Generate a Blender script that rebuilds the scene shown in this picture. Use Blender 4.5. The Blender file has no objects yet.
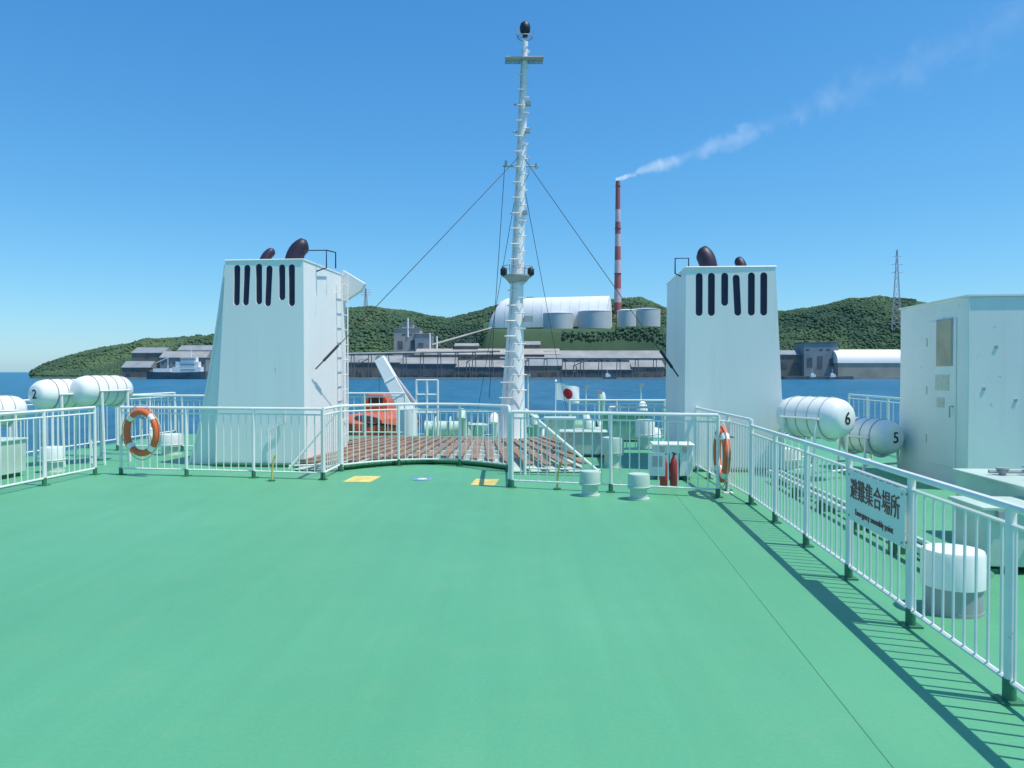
import bpy, bmesh, math, random
import numpy as np
from mathutils import Vector, Matrix, noise
random.seed(7); np.random.seed(7)
rad=math.radians
scene=bpy.context.scene
COL=scene.collection
TH=rad(4.96); CS,SN=math.cos(TH),math.sin(TH)
def S(u,v,z=0): return Vector((u*CS+v*SN,-u*SN+v*CS,z))
EYE=1.57; F=760.0; SEA=-9.0
def bx(px,d): return (px-512)/F*d
def bz(py,d): return EYE+(372-py)/F*d

# ------------------------------------------------------------ materials
def newmat(name):
    m=bpy.data.materials.new(name); m.use_nodes=True
    nt=m.node_tree; b=nt.nodes['Principled BSDF']; return m,nt,b
def N(nt,t,**k):
    n=nt.nodes.new(t)
    for a,b in k.items():
        if a in n.inputs.keys(): n.inputs[a].default_value=b
        else: setattr(n,a,b)
    return n
def ramp(nt,fac,stops):
    r=nt.nodes.new('ShaderNodeValToRGB'); e=r.color_ramp.elements
    while len(e)<len(stops): e.new(0.5)
    for i,(p,c) in enumerate(stops):
        e[i].position=p; e[i].color=(*c,1) if len(c)==3 else c
    nt.links.new(fac,r.inputs[0]); return r
def mixc(nt,fac,a,b,mode='MIX'):
    m=nt.nodes.new('ShaderNodeMix'); m.data_type='RGBA'; m.blend_type=mode
    for s,v in ((0,fac),(6,a),(7,b)):
        if isinstance(v,(int,float)): m.inputs[s].default_value=v
        elif isinstance(v,tuple): m.inputs[s].default_value=(*v,1)
        else: nt.links.new(v,m.inputs[s])
    return m.outputs[2]
def paint(name,col,rough=.45,var=.12,scale=2.,rust=0.,bump=.0,bscale=30.,streak=False,far=False,grime=0.):
    m,nt,b=newmat(name)
    g=nt.nodes.new('ShaderNodeNewGeometry')
    src=g.outputs['Position']; src2=src
    if streak:
        mp=nt.nodes.new('ShaderNodeMapping'); mp.inputs['Scale'].default_value=(1,1,.12)
        nt.links.new(src,mp.inputs[0]); src2=mp.outputs[0]
    n=N(nt,'ShaderNodeTexNoise',Scale=scale,Detail=6.,Roughness=.65); nt.links.new(src2,n.inputs['Vector'])
    dk=tuple(c*(1-var) for c in col); lt=tuple(min(.9,c*(1+var*.6)) for c in col)
    r=ramp(nt,n.outputs[0],[(.3,dk),(.7,lt)])
    out=r.outputs[0]
    if grime>0:
        mp2=nt.nodes.new('ShaderNodeMapping'); mp2.inputs['Scale'].default_value=(1,1,.06); nt.links.new(src,mp2.inputs[0])
        n3=N(nt,'ShaderNodeTexNoise',Scale=7.,Detail=5.,Roughness=.6); nt.links.new(mp2.outputs[0],n3.inputs['Vector'])
        r3=ramp(nt,n3.outputs[0],[(.55,(0,0,0)),(.78,(grime,grime,grime))])
        out=mixc(nt,r3.outputs[0],out,(.50,.45,.36))
    if rust>0:
        n2=N(nt,'ShaderNodeTexNoise',Scale=(5. if not far else .05),Detail=8.,Roughness=.7); nt.links.new(src2,n2.inputs['Vector'])
        r2=ramp(nt,n2.outputs[0],[(.66-rust*.12,(0,0,0)),(.74,(.8,.8,.8))])
        out=mixc(nt,r2.outputs[0],out,(.22,.09,.04))
    nt.links.new(out,b.inputs['Base Color'])
    b.inputs['Roughness'].default_value=rough
    if bump>0:
        nb=N(nt,'ShaderNodeTexNoise',Scale=bscale,Detail=4.); nt.links.new(src,nb.inputs['Vector'])
        bp=N(nt,'ShaderNodeBump',Strength=bump,Distance=.01); nt.links.new(nb.outputs[0],bp.inputs['Height'])
        nt.links.new(bp.outputs[0],b.inputs['Normal'])
    return m
M={}
M['white']=paint('white_paint',(.87,.86,.83),.4,.04,1.0,rust=.02,streak=True,grime=.14)
M['mast']=paint('mast_white_paint',(.87,.86,.83),.4,.05,1.0,rust=.05)
M['rail']=paint('rail_paint',(.85,.84,.80),.4,.08,3.,rust=.12)
M['cream']=paint('aged_white_paint',(.85,.845,.79),.5,.05,1.2,rust=.16,grime=.15)
M['palegreen']=paint('pale_green_paint',(.52,.65,.55),.5,.15,2.,rust=.15)
M['midgreen']=paint('machinery_green_paint',(.24,.44,.32),.5,.2,2.,rust=.15)
M['boot']=paint('dark_green_paint',(.05,.20,.11),.5,.2,4.)
M['seam']=paint('seam_paint',(.10,.34,.185),.6,.15,4.)
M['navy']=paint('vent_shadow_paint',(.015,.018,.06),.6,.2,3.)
M['exh']=paint('sooty_exhaust_paint',(.035,.022,.045),.5,.4,4.)
M['black']=paint('black_paint',(.02,.02,.022),.5,.2,4.)
M['grey']=paint('grey_steel',(.40,.41,.41),.5,.2,3.,rust=.2)
M['orange']=paint('orange_plastic',(.80,.16,.05),.45,.12,5.)
M['boatorange']=paint('faded_orange_fibreglass',(.62,.14,.06),.5,.25,3.)
M['red']=paint('red_paint',(.45,.05,.05),.45,.15,5.)
M['yellow']=paint('yellow_paint',(.74,.60,.18),.6,.25,6.)
M['blue']=paint('blue_marking',(.18,.30,.5),.6,.3,9.)
M['brown']=paint('weathered_timber',(.31,.20,.14),.8,.5,5.,bump=.4,bscale=25.)
M['gull']=paint('fibreglass',(.86,.86,.83),.3,.05,2.,grime=.15)
M['rope']=paint('rope',(.55,.5,.4),.8,.2,20.)
M['window']=paint('beige_blind_window',(.50,.40,.27),.3,.25,3.)
M['paper']=paint('paper_notice',(.66,.63,.54),.7,.15,20.)
M['text']=paint('sign_lettering',(.27,.07,.07),.6,.2,20.)
M['signw']=paint('sign_face',(.80,.80,.78),.4,.06,5.,rust=.03)

# deck
m,nt,b=newmat('deck_paint'); M['deck']=m
g=nt.nodes.new('ShaderNodeNewGeometry'); P=g.outputs['Position']
n1=N(nt,'ShaderNodeTexNoise',Scale=.3,Detail=6.,Roughness=.5); nt.links.new(P,n1.inputs['Vector'])
r1=ramp(nt,n1.outputs[0],[(.3,(.096,.350,.175)),(.55,(.108,.378,.195)),(.75,(.132,.41,.222))])
n2=N(nt,'ShaderNodeTexNoise',Scale=2.2,Detail=9.,Roughness=.7); nt.links.new(P,n2.inputs['Vector'])
r2=ramp(nt,n2.outputs[0],[(.54,(0,0,0)),(.85,(.35,.35,.35))])
c=mixc(nt,r2.outputs[0],r1.outputs[0],(.19,.36,.22))
n3=N(nt,'ShaderNodeTexVoronoi',Scale=1.5,feature='F1'); nt.links.new(P,n3.inputs['Vector'])
r3=ramp(nt,n3.outputs['Distance'],[(.010,(.5,.5,.5)),(.022,(0,0,0))])
c=mixc(nt,r3.outputs[0],c,(.05,.16,.09))
mp=N(nt,'ShaderNodeMapping'); mp.inputs['Rotation'].default_value=(0,0,TH); mp.inputs['Scale'].default_value=(5.,.25,1); nt.links.new(P,mp.inputs[0])
n7=N(nt,'ShaderNodeTexNoise',Scale=1.,Detail=5.,Roughness=.6); nt.links.new(mp.outputs[0],n7.inputs['Vector'])
r7=ramp(nt,n7.outputs[0],[(.35,(.97,.97,.97)),(.65,(1.025,1.025,1.025))])
c=mixc(nt,1.,c,r7.outputs[0],'MULTIPLY')
n8=N(nt,'ShaderNodeTexNoise',Scale=45.,Detail=5.,Roughness=.7); nt.links.new(P,n8.inputs['Vector'])
r8=ramp(nt,n8.outputs[0],[(.3,(.93,.93,.93)),(.7,(1.04,1.04,1.04))])
c=mixc(nt,1.,c,r8.outputs[0],'MULTIPLY')
nt.links.new(c,b.inputs['Base Color'])
rr_=ramp(nt,n2.outputs[0],[(.3,(.42,.42,.42)),(.7,(.60,.60,.60))]); nt.links.new(rr_.outputs[0],b.inputs['Roughness'])
bp=N(nt,'ShaderNodeBump',Strength=.15,Distance=.004)
n4=N(nt,'ShaderNodeTexNoise',Scale=35.,Detail=4.); nt.links.new(P,n4.inputs['Vector'])
nt.links.new(n4.outputs[0],bp.inputs['Height'])
bp2=N(nt,'ShaderNodeBump',Strength=.2,Distance=.03)
n6=N(nt,'ShaderNodeTexNoise',Scale=.9,Detail=3.); nt.links.new(P,n6.inputs['Vector'])
nt.links.new(n6.outputs[0],bp2.inputs['Height']); nt.links.new(bp.outputs[0],bp2.inputs['Normal'])
nt.links.new(bp2.outputs[0],b.inputs['Normal'])
# sea
m,nt,b=newmat('sea_water'); M['sea']=m
g=nt.nodes.new('ShaderNodeNewGeometry'); P=g.outputs['Position']
mp=N(nt,'ShaderNodeMapping'); mp.inputs['Scale'].default_value=(.25,.06,1); nt.links.new(P,mp.inputs[0])
n1=N(nt,'ShaderNodeTexNoise',Scale=.35,Detail=8.,Roughness=.65); nt.links.new(mp.outputs[0],n1.inputs['Vector'])
r1=ramp(nt,n1.outputs[0],[(.35,(.012,.11,.20)),(.65,(.036,.185,.30))])
nt.links.new(r1.outputs[0],b.inputs['Base Color']); b.inputs['Roughness'].default_value=.3
b.inputs['IOR'].default_value=1.33; b.inputs['Specular IOR Level'].default_value=.3
n2=N(nt,'ShaderNodeTexNoise',Scale=.5,Detail=8.,Roughness=.7); nt.links.new(P,n2.inputs['Vector'])
bp=N(nt,'ShaderNodeBump',Strength=1.,Distance=1.2); nt.links.new(n2.outputs[0],bp.inputs['Height']); nt.links.new(bp.outputs[0],b.inputs['Normal'])
def landmat(name,stops,sc):
    m,nt,b=newmat(name)
    g=nt.nodes.new('ShaderNodeNewGeometry'); P=g.outputs['Position']
    n1=N(nt,'ShaderNodeTexNoise',Scale=sc,Detail=8.,Roughness=.7); nt.links.new(P,n1.inputs['Vector'])
    n2=N(nt,'ShaderNodeTexNoise',Scale=sc*.12,Detail=3.); nt.links.new(P,n2.inputs['Vector'])
    ma=N(nt,'ShaderNodeMath',operation='ADD'); nt.links.new(n1.outputs[0],ma.inputs[0]); nt.links.new(n2.outputs[0],ma.inputs[1])
    mb=N(nt,'ShaderNodeMath',operation='MULTIPLY'); nt.links.new(ma.outputs[0],mb.inputs[0]); mb.inputs[1].default_value=.5
    r=ramp(nt,mb.outputs[0],stops); nt.links.new(r.outputs[0],b.inputs['Base Color']); b.inputs['Roughness'].default_value=.95
    b.inputs['Specular IOR Level'].default_value=.1
    return m
M['hill']=landmat('hill_ground',[(.35,(.05,.095,.06)),(.6,(.08,.13,.07))],.05)
M['forest']=landmat('forest_canopy',[(.38,(.048,.095,.064)),(.5,(.072,.130,.074)),(.62,(.12,.175,.085))],.05)  # hill and forest greens carry distance haze as a bluish tint
M['concrete']=paint('quay_concrete',(.36,.35,.32),.8,.25,.05,rust=.1,far=True)
M['farwhite']=paint('far_white_cladding',(.86,.85,.82),.6,.06,.06)
M['fargrey']=paint('far_grey_cladding',(.26,.29,.31),.7,.25,.05,rust=.2,far=True)  # grey and dark steel tones have bluish distance haze in the colour
M['farroof']=paint('far_pale_roof',(.31,.32,.31),.7,.3,.04,rust=.2,far=True)
M['fardark']=paint('far_dark_steel',(.12,.14,.16),.7,.4,.08)
M['farbrown']=paint('far_rusty_cladding',(.20,.18,.165),.8,.35,.05,rust=.3,far=True)
M['fartan']=paint('far_tan_cladding',(.42,.39,.35),.8,.2,.05)
M['tank']=paint('tank_cladding',(.50,.54,.54),.6,.1,.05)
M['farred']=paint('chimney_red',(.46,.13,.13),.7,.15,.1)
M['farpink']=paint('chimney_hazy_white',(.66,.52,.52),.7,.15,.1)  # pinkish white, distance haze mixed into the band colour
M['pylon']=paint('pylon_steel',(.58,.52,.54),.6,.15,.1)
M['farglass']=paint('far_window',(.08,.09,.11),.3,.2,.3)

# ------------------------------------------------------------ mesh builder
class MB:
    def __init__(s): s.v=[]; s.f=[]
    def add(s,vs,fs):
        o=len(s.v); s.v+= [Vector(p) for p in vs]; s.f+=[tuple(i+o for i in f) for f in fs]; return s
    def cyl(s,p0,p1,r0,r1=None,n=8,caps=True):
        p0=Vector(p0);p1=Vector(p1); r1=r0 if r1 is None else r1
        d=(p1-p0); 
        if d.length<1e-6: return s
        q=d.to_track_quat('Z','Y'); vs=[]
        for p,r in ((p0,r0),(p1,r1)):
            for i in range(n):
                a=2*math.pi*i/n; vs.append(p+q@Vector((r*math.cos(a),r*math.sin(a),0)))
        fs=[(i,(i+1)%n,n+(i+1)%n,n+i) for i in range(n)]
        if caps: fs+=[tuple(range(n-1,-1,-1)),tuple(range(n,2*n))]
        return s.add(vs,fs)
    def box(s,c,sz,rz=0,mat=None):
        c=Vector(c); R=Matrix.Rotation(rz,3,'Z') if mat is None else mat
        vs=[c+R@Vector((x*sz[0]/2,y*sz[1]/2,z*sz[2]/2)) for x in(-1,1) for y in(-1,1) for z in(-1,1)]
        return s.add(vs,[(0,1,3,2),(4,6,7,5),(0,4,5,1),(2,3,7,6),(0,2,6,4),(1,5,7,3)])
    def lathe(s,prof,M4,n=20):
        vs=[];fs=[]
        for (z,r) in prof:
            for i in range(n):
                a=2*math.pi*i/n; vs.append(M4@Vector((r*math.cos(a),r*math.sin(a),z)))
        for k in range(len(prof)-1):
            for i in range(n):
                j=(i+1)%n; fs.append((k*n+i,k*n+j,(k+1)*n+j,(k+1)*n+i))
        fs+=[tuple(range(n-1,-1,-1)),tuple(range((len(prof)-1)*n,len(prof)*n))]
        return s.add(vs,fs)
    def tube(s,pts,r,n=8,closed=False):
        pts=[Vector(p) for p in pts]; rs=r if isinstance(r,(list,tuple)) else [r]*len(pts)
        vs=[];fs=[];L=len(pts); up=None
        for k,p in enumerate(pts):
            if closed: t=pts[(k+1)%L]-pts[k-1]
            else: t=pts[min(k+1,L-1)]-pts[max(k-1,0)]
            t.normalize()
            if up is None:
                up=t.orthogonal().normalized()
            up=(up-t*up.dot(t)).normalized(); w=t.cross(up)
            for i in range(n):
                a=2*math.pi*i/n; vs.append(p+(up*math.cos(a)+w*math.sin(a))*rs[k])
        for k in range(L if closed else L-1):
            k2=(k+1)%L
            for i in range(n):
                j=(i+1)%n; fs.append((k*n+i,k*n+j,k2*n+j,k2*n+i))
        if not closed: fs+=[tuple(range(n-1,-1,-1)),tuple(range((L-1)*n,L*n))]
        return s.add(vs,fs)
    def prism(s,poly,off):
        off=Vector(off); n=len(poly); vs=[Vector(p) for p in poly]+[Vector(p)+off for p in poly]
        return s.add(vs,[tuple(range(n-1,-1,-1)),tuple(range(n,2*n))]+[(i,(i+1)%n,n+(i+1)%n,n+i) for i in range(n)])
    def obj(s,name,mat,parent=None,loc=None,bevel=0,angle=40,recalc=True,segs=2):
        o0=Vector(loc) if loc is not None else (Vector(parent.location) if parent else Vector((0,0,0)))
        me=bpy.data.meshes.new(name); me.from_pydata([tuple(p-o0) for p in s.v],[],s.f)
        if recalc:
            bm=bmesh.new(); bm.from_mesh(me); bmesh.ops.recalc_face_normals(bm,faces=bm.faces); bm.to_mesh(me); bm.free()
        me.polygons.foreach_set('use_smooth',[True]*len(me.polygons))
        me.set_sharp_from_angle(angle=rad(angle))
        if mat: me.materials.append(M[mat] if isinstance(mat,str) else mat)
        ob=bpy.data.objects.new(name,me); COL.objects.link(ob)
        if parent: ob.parent=parent; ob.location=o0-Vector(parent.location)
        else: ob.location=o0
        if bevel>0:
            b=ob.modifiers.new('bevel','BEVEL'); b.width=bevel; b.segments=segs; b.limit_method='ANGLE'
        return ob
def tag(o,label,cat,group=None):
    o['label']=label; o['category']=cat
    if group: o['group']=group
    return o
def thing(name,loc,label,cat,group=None):
    e=bpy.data.objects.new(name,None); e.location=loc; e.empty_display_size=.2; COL.objects.link(e)
    return tag(e,label,cat,group)
def struct(o): o['kind']='structure'; return o
def text_mesh(name,body,size,mat4,mat,parent,sx=1.0,off=.012):
    cu=bpy.data.curves.new(name,'FONT'); cu.body=body; cu.size=size; cu.align_x='CENTER'; cu.align_y='CENTER'; cu.extrude=.0015; cu.offset=size*off
    t=bpy.data.objects.new(name+'_tmp',cu); COL.objects.link(t)
    dg=bpy.context.evaluated_depsgraph_get(); dg.update()
    me=bpy.data.meshes.new_from_object(t.evaluated_get(dg)); bpy.data.objects.remove(t)
    me.transform(Matrix.Scale(sx,4,(1,0,0))); me.transform(mat4); me.transform(Matrix.Translation(-Vector(parent.location)))
    me.materials.clear(); me.materials.append(M[mat])
    o=bpy.data.objects.new(name,me); COL.objects.link(o); o.parent=parent; return o
def frame(loc,x,y,z):
    m=Matrix.Identity(4)
    for i,a in enumerate((x,y,z)):
        for r in range(3): m[r][i]=a[r]
    for r in range(3): m[r][3]=loc[r]
    return m

# ------------------------------------------------------------ deck
def deckpoly(us,z,name,mat,thick=.3):
    mb=MB(); mb.prism([S(u,v,z-thick) for u,v in us],(0,0,thick))
    return struct(mb.obj(name,mat))
UL,UR=-10.2,6.4
deckpoly([(UL,-4),(UR,-4),(UR,18.4),(UL,18.4)],0,'deck','deck')
deckpoly([(-8.9,18.4),(5.2,18.4),(4.4,33),(-8.0,33)],-1.25,'deck_lower','deck')
hull=MB(); hull.prism([S(u,v,-10) for u,v in [(UL+.02,-4),(UR-.02,-4),(UR-.02,18.38),(UL+.02,18.38)]],(0,0,9.69))
struct(hull.obj('ship_hull','white'))
hull=MB(); hull.prism([S(u,v,-10) for u,v in [(-8.85,18.4),(5.15,18.4),(4.35,32.95),(-7.95,32.95)]],(0,0,8.44))
struct(hull.obj('ship_hull_aft','white'))
mb=MB(); mb.box(S(1.25,4,.001),(.006,12,.003),-TH); struct(mb.obj('deck_seam','seam'))
def railing(name,pts,h,label,z0=0.,post=1.13,bal=.118,hand=.022,boots=True,group='white ship railings',drop=None):
    P=[Vector((p[0],p[1],z0)) for p in pts]
    e=thing(name,P[0],label,'railing',group)
    segs=[(P[i],P[i+1]) for i in range(len(P)-1)]
    L=[(b-a).length for a,b in segs]; T=sum(L)
    def at(s):
        s=min(max(s,0),T)
        for (a,b),l in zip(segs,L):
            if s<=l+1e-6: return a.lerp(b,s/l)
            s-=l
        return P[-1].copy()
    H=(lambda s:h) if drop is None else (lambda s:h+(drop-h)*s/T)
    nn=max(2,int(T/.25)) if len(P)>2 else 2
    ss=[T*i/(nn-1) for i in range(nn)]
    mb=MB(); mb.tube([at(s)+Vector((0,0,H(s))) for s in ss],hand,8); mb.obj('handrail','rail',e)
    mb=MB()
    if drop is None: mb.tube([at(s)+Vector((0,0,H(s)-.085)) for s in ss],.012,6)
    mb.tube([at(s)+Vector((0,0,.10)) for s in ss],.014,6)
    nb=int(T/bal)
    for i in range(1,nb):
        s=T*i/nb; p=at(s); top=H(s)-(.085 if drop is None else .01)
        if top>.14: mb.cyl(p+Vector((0,0,.1)),p+Vector((0,0,top)),.0085,n=6,caps=False)
    mb.obj('baluster_panel','rail',e)
    npst=max(1,round(T/post))
    for i in range(npst+1):
        s=T*i/npst; p=at(s); hh=H(s)
        if hh<.2: continue
        mb=MB(); mb.cyl(p+Vector((0,0,.1 if boots else 0)),p+Vector((0,0,hh)),.024,n=10); mb.obj('post','rail',e)
        if boots:
            mb=MB(); mb.cyl(p+Vector((0,0,0)),p+Vector((0,0,.11)),.03,n=10); mb.box(p+Vector((0,0,.006)),(.11,.11,.012),-TH); mb.obj('post_foot','boot',e)
    return e
xy=lambda v:(v.x,v.y)
E=railing('railing',[xy(S(2.05,v)) for v in (9.19,.55)],.93,'white steel railing with an assembly sign, along the green deck',post=1.08)
railing('railing',[xy(S(-7.35,v)) for v in (11.0,1.)],1.03,'white steel railing beside the life raft stowage')
railing('railing',[(-5.98,11.6),(-4.4,11.35),(-2.76,11.05)],1.03,'white steel railing carrying a lifebuoy, before a funnel')
BUL=.80
def arcy(x): return 12.02+BUL*max(0,1-((x+1.385)/1.325)**2)
arc=[(x,arcy(x)) for x in np.linspace(-2.71,-.06,13)]
railing('railing',arc,1.03,'curved white railing bowed around the slatted platform')
railing('railing',[(0,10.3),(2.58,9.5)],1.03,'white steel railing with two small vents before it')
railing('stair_railing',[(-2.71,12.1),(-3.5,11.9)],1.03,'sloping white stair railing by the slatted platform',boots=False,drop=.05,post=2)
railing('stair_railing',[(.20,11.6),(1.33,11.4)],1.0,'sloping white stair railing by the slatted platform',boots=False,drop=.05,post=2)
railing('railing',[(2.95,13.3),(5.2,13.1)],1.03,'white railing on the outboard deck beside the funnel')
railing('railing',[(2.95,13.3),xy(S(2.05,9.22))],1.0,'white railing joining the funnel to the side walkway')
railing('railing',[(-7.9,15.2),(-5.2,14.95)],1.1,'white railing on the outboard deck behind the life rafts')
railing('railing',[(-2.75,11.05),(-2.73,12.02)],1.03,'short white railing joining two railing runs')
railing('railing',[(-.03,10.35),(-.05,11.95)],1.03,'short white railing joining two railing runs')
railing('railing',[xy(S(UR-.15,v)) for v in (18.2,12.6)],1.05,'white bulwark railing at the ship side',bal=.3)
railing('railing',[xy(S(UL+.15,v)) for v in (18.2,6)],1.05,'white bulwark railing at the ship side',bal=.3)
railing('railing',[xy(S(-7.9,32.8)),xy(S(4.3,32.8))],1.1,'white railing around the lower after deck',z0=-1.25,bal=.35,post=1.5,boots=False)
railing('railing',[xy(S(-8.2,18.2)),xy(S(-4.2,18.2))],1.05,'white railing overlooking the lower after deck',bal=.2,boots=False)
railing('railing',[xy(S(-.2,18.2)),xy(S(5.4,18.2))],.9,'white railing overlooking the lower after deck',bal=.2,boots=False)
railing('railing',[xy(S(-1.0,24.5)),xy(S(3.8,24.5))],1.0,'white railing across the lower after deck',z0=-1.25,bal=.22,boots=False)
railing('railing',[xy(S(.6,14.6)),xy(S(1.9,14.6))],.9,'short white railing beside the funnel',bal=.15,boots=False)

# assembly sign
a=S(2.0,5.84); bb=S(2.0,4.83)
ctr=(a+bb)/2+Vector((0,0,.665))
xd=(bb-a).normalized(); zd=-Vector((CS,-SN,0)); yd=Vector((0,0,1))
sg=thing('assembly_sign',ctr,'white evacuation assembly point sign hung on the deck railing','sign')
mb=MB(); R3=Matrix((xd,yd,zd)).transposed()
mb.box(ctr,(.99,.36,.006),mat=R3); mb.obj('sign_board','signw',sg,bevel=.002)
for dx in(-.46,.46):
    for dy in(-.15,.15):
        mb=MB(); mb.cyl(ctr+xd*dx+yd*dy-zd*.045,ctr+xd*dx+yd*dy+zd*.008,.008,n=8); mb.obj('fixing_bolt','grey',sg)
text_mesh('sign_lettering','避難集合場所',.160,frame(ctr+zd*.006+yd*.045,xd,yd,zd),'text',sg,.9,off=.002)
text_mesh('sign_lettering','Emergency assembly point',.062,frame(ctr+zd*.006-yd*.105,xd,yd,zd),'text',sg,off=-.002)

# ------------------------------------------------------------ funnels
def capsule_poly(w,h,n=8):
    r=w/2; pts=[]
    for i in range(n+1): a=math.pi*i/n; pts.append((r*math.cos(a),h/2-r+r*math.sin(a)))
    for i in range(n+1): a=math.pi+math.pi*i/n; pts.append((r*math.cos(a),-h/2+r+r*math.sin(a)))
    return pts
U=Vector((CS,-SN,0)); V=Vector((SN,CS,0)); Z=Vector((0,0,1))
def funnel(corner,side,label,slots,H,wt,wb,dep):
    C=Vector((corner[0],corner[1],0)); 
    e=thing('funnel',C,label,'ship funnel','white ship funnels')
    s=side
    def p(u,v,z): return C+U*(u*s)+V*v+Z*z
    vs=[p(-.02,0,0),p(wb,0,0),p(wt,0.04,H),p(0,0.04,H),p(-.06,dep,0),p(wb,dep,0),p(wt,dep,H),p(-.03,dep,H)]
    mb=MB(); mb.add(vs,[(0,1,2,3),(4,7,6,5),(0,3,7,4),(1,5,6,2),(3,2,6,7),(0,4,5,1)])
    body=mb.obj('casing','white',e)
    cut=MB()
    for (u,z0,z1,tilt) in slots:
        c=p(u,-.2,(z0+z1)/2); poly=capsule_poly(.108,z1-z0)
        cut.prism([c+U*(x*math.cos(tilt)+y*math.sin(tilt))+Z*(y*math.cos(tilt)-x*math.sin(tilt)) for x,y in poly],V*.42)
    co=cut.obj('cutter',None,e)
    bo=body.modifiers.new('b','BOOLEAN'); bo.object=co; bo.operation='DIFFERENCE'; bo.solver='EXACT'
    dg=bpy.context.evaluated_depsgraph_get(); dg.update()
    me=bpy.data.meshes.new_from_object(body.evaluated_get(dg)); body.modifiers.clear(); body.data=me
    bpy.data.objects.remove(co)
    me.polygons.foreach_set('use_smooth',[False]*len(me.polygons))
    for (u,z0,z1,tilt) in slots:
        c=p(u,.06,(z0+z1)/2); poly=capsule_poly(.107,z1-z0-.002)
        q=MB(); q.prism([c+U*(x*math.cos(tilt)+y*math.sin(tilt))+Z*(y*math.cos(tilt)-x*math.sin(tilt)) for x,y in poly],V*.1)
        q.obj('vent_slot','navy',e)
    q=MB()
    q.tube([p(-.0,0.04,H+.01),p(wt,0.04,H+.01),p(wt,dep,H+.01),p(-.03,dep,H+.01),p(0,0.04,H+.01)],.016,6); q.obj('top_rim','white',e)
    q=MB(); q.cyl(p(-.04,-.02,.04),p(wb+.02,-.02,.04),.03,n=6); q.obj('base_flange','boot',e)
    return e,p
slL=[]
for px,y0,y1,t in [(234,264,305,.02),(244,264,305,.05),(257,263,304,0),(267,265,306,.05),(281,264,300,0),(291,264,306,0)]:
    slL.append(((303-px)/F*12.5,bz(y1,12.5),bz(y0,12.5),t))
eL,pL=funnel((bx(303,12.5),12.5),-1,'tall white funnel casing with dark slots, ladder and side fin',slL,bz(260,12.5),1.33,1.52,2.2)
slR=[]
for px,y0,y1,t in [(699,273,316,0),(711,273,316,0),(724,273,306,.0),(736,275,316,-.05),(750,273,316,0),(762,273,316,0)]:
    slR.append(((px-686)/F*12.,bz(y1,12.),bz(y0,12.),t))
eR,pR=funnel((bx(686,12.),12.),1,'tall white funnel casing with six dark slots',slR,bz(268,12.),1.38,1.54,2.35)
q=MB(); H=bz(262,12.5)
poly=[]
for i in range(15):
    t=i/14; z=H*(1-t); u=1.43+.56*t**1.1+.10*t**6; poly.append(pL(u,.25,z))
poly2=poly+[pL(1.35,.25,0),pL(1.28,.25,H)]
q.prism(poly2,V*.05); q.obj('buttress_fin','white',eL)
q=MB(); q.tube([x+V*.0 for x in poly],.028,6); q.obj('fin_edge','white',eL)
q=MB(); q.prism([pL(-.03,2.05,3.52),pL(-.46,2.05,3.26),pL(-.38,2.05,3.12),pL(-.03,2.05,2.9)],V*.14); q.obj('rear_wing','white',eL,bevel=.01)
def ladder(p,v,z0,z1,e,off=-.14,w=.34):
    q=MB()
    for dv in(0,w): q.cyl(p(off,v+dv,z0),p(off,v+dv,z1),.014,n=6)
    k=z0+.15
    while k<z1-.2: q.cyl(p(off,v,k),p(off,v+w,k),.010,n=6); k+=.28
    for k in (z0+.4,z1-.4): 
        for dv in(0,w): q.cyl(p(off,v+dv,k),p(0,v+dv,k),.01,n=6)
    q.obj('ladder','rail',e)
ladder(pL,1.65,.25,3.45,eL)
def exhaust(p,e,u,v,z0,ztop,r,lean):
    b=p(u,v,z0)-U*lean; pts=[];rs=[]
    hh=ztop-z0
    for i in range(11):
        t=i/10
        pts.append(b+Z*(hh*(1-(1-t)**1.5)-r*.3*t)+U*(lean*1.6*t*t)+V*(.12*t*t))
        rs.append(r*(.74+.36*math.sin(min(1,t*1.15)*math.pi*.72)) if t<.95 else r*.62)
    q=MB(); q.tube(pts,rs,20); q.obj('exhaust_pipe','exh',e,angle=70)
    d=(pts[-1]-pts[-2]).normalized()
    q=MB(); q.cyl(pts[-1]-d*.01,pts[-1]+d*.004,r*.5,n=18); q.obj('exhaust_mouth','black',e)
exhaust(pL,eL,.46,1.1,3.25,3.91,.138,.17)
exhaust(pL,eL,1.05,1.1,3.25,3.78,.08,.12)
exhaust(pR,eR,.46,1.1,3.05,3.68,.138,-.10)
exhaust(pR,eR,1.06,1.1,3.05,3.52,.08,-.06)
def toprail(p,e,pts):
    q=MB(); q.tube([p(*a) for a in pts],.012,6); q.obj('guard_rail','navy',e)
toprail(pL,eL,[(-.02,.6,3.3),(-.20,.6,3.36),(-.20,.6,3.66),(.2,.6,3.66),(.2,.6,3.35)])
toprail(pL,eL,[(-.20,.6,3.66),(-.20,1.1,3.70),(-.20,1.1,3.42)])
toprail(pR,eR,[(.0,.6,3.15),(-.1,.6,3.2),(-.1,.6,3.45),(.12,.6,3.45),(.12,.6,3.2)])
q=MB(); q.tube([pL(.55,-.03,0),pL(.55,-.03,.6),pL(.3,-.03,.75),pL(.3,-.03,1.0)],.012,6); q.obj('conduit','rail',eL)

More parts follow.
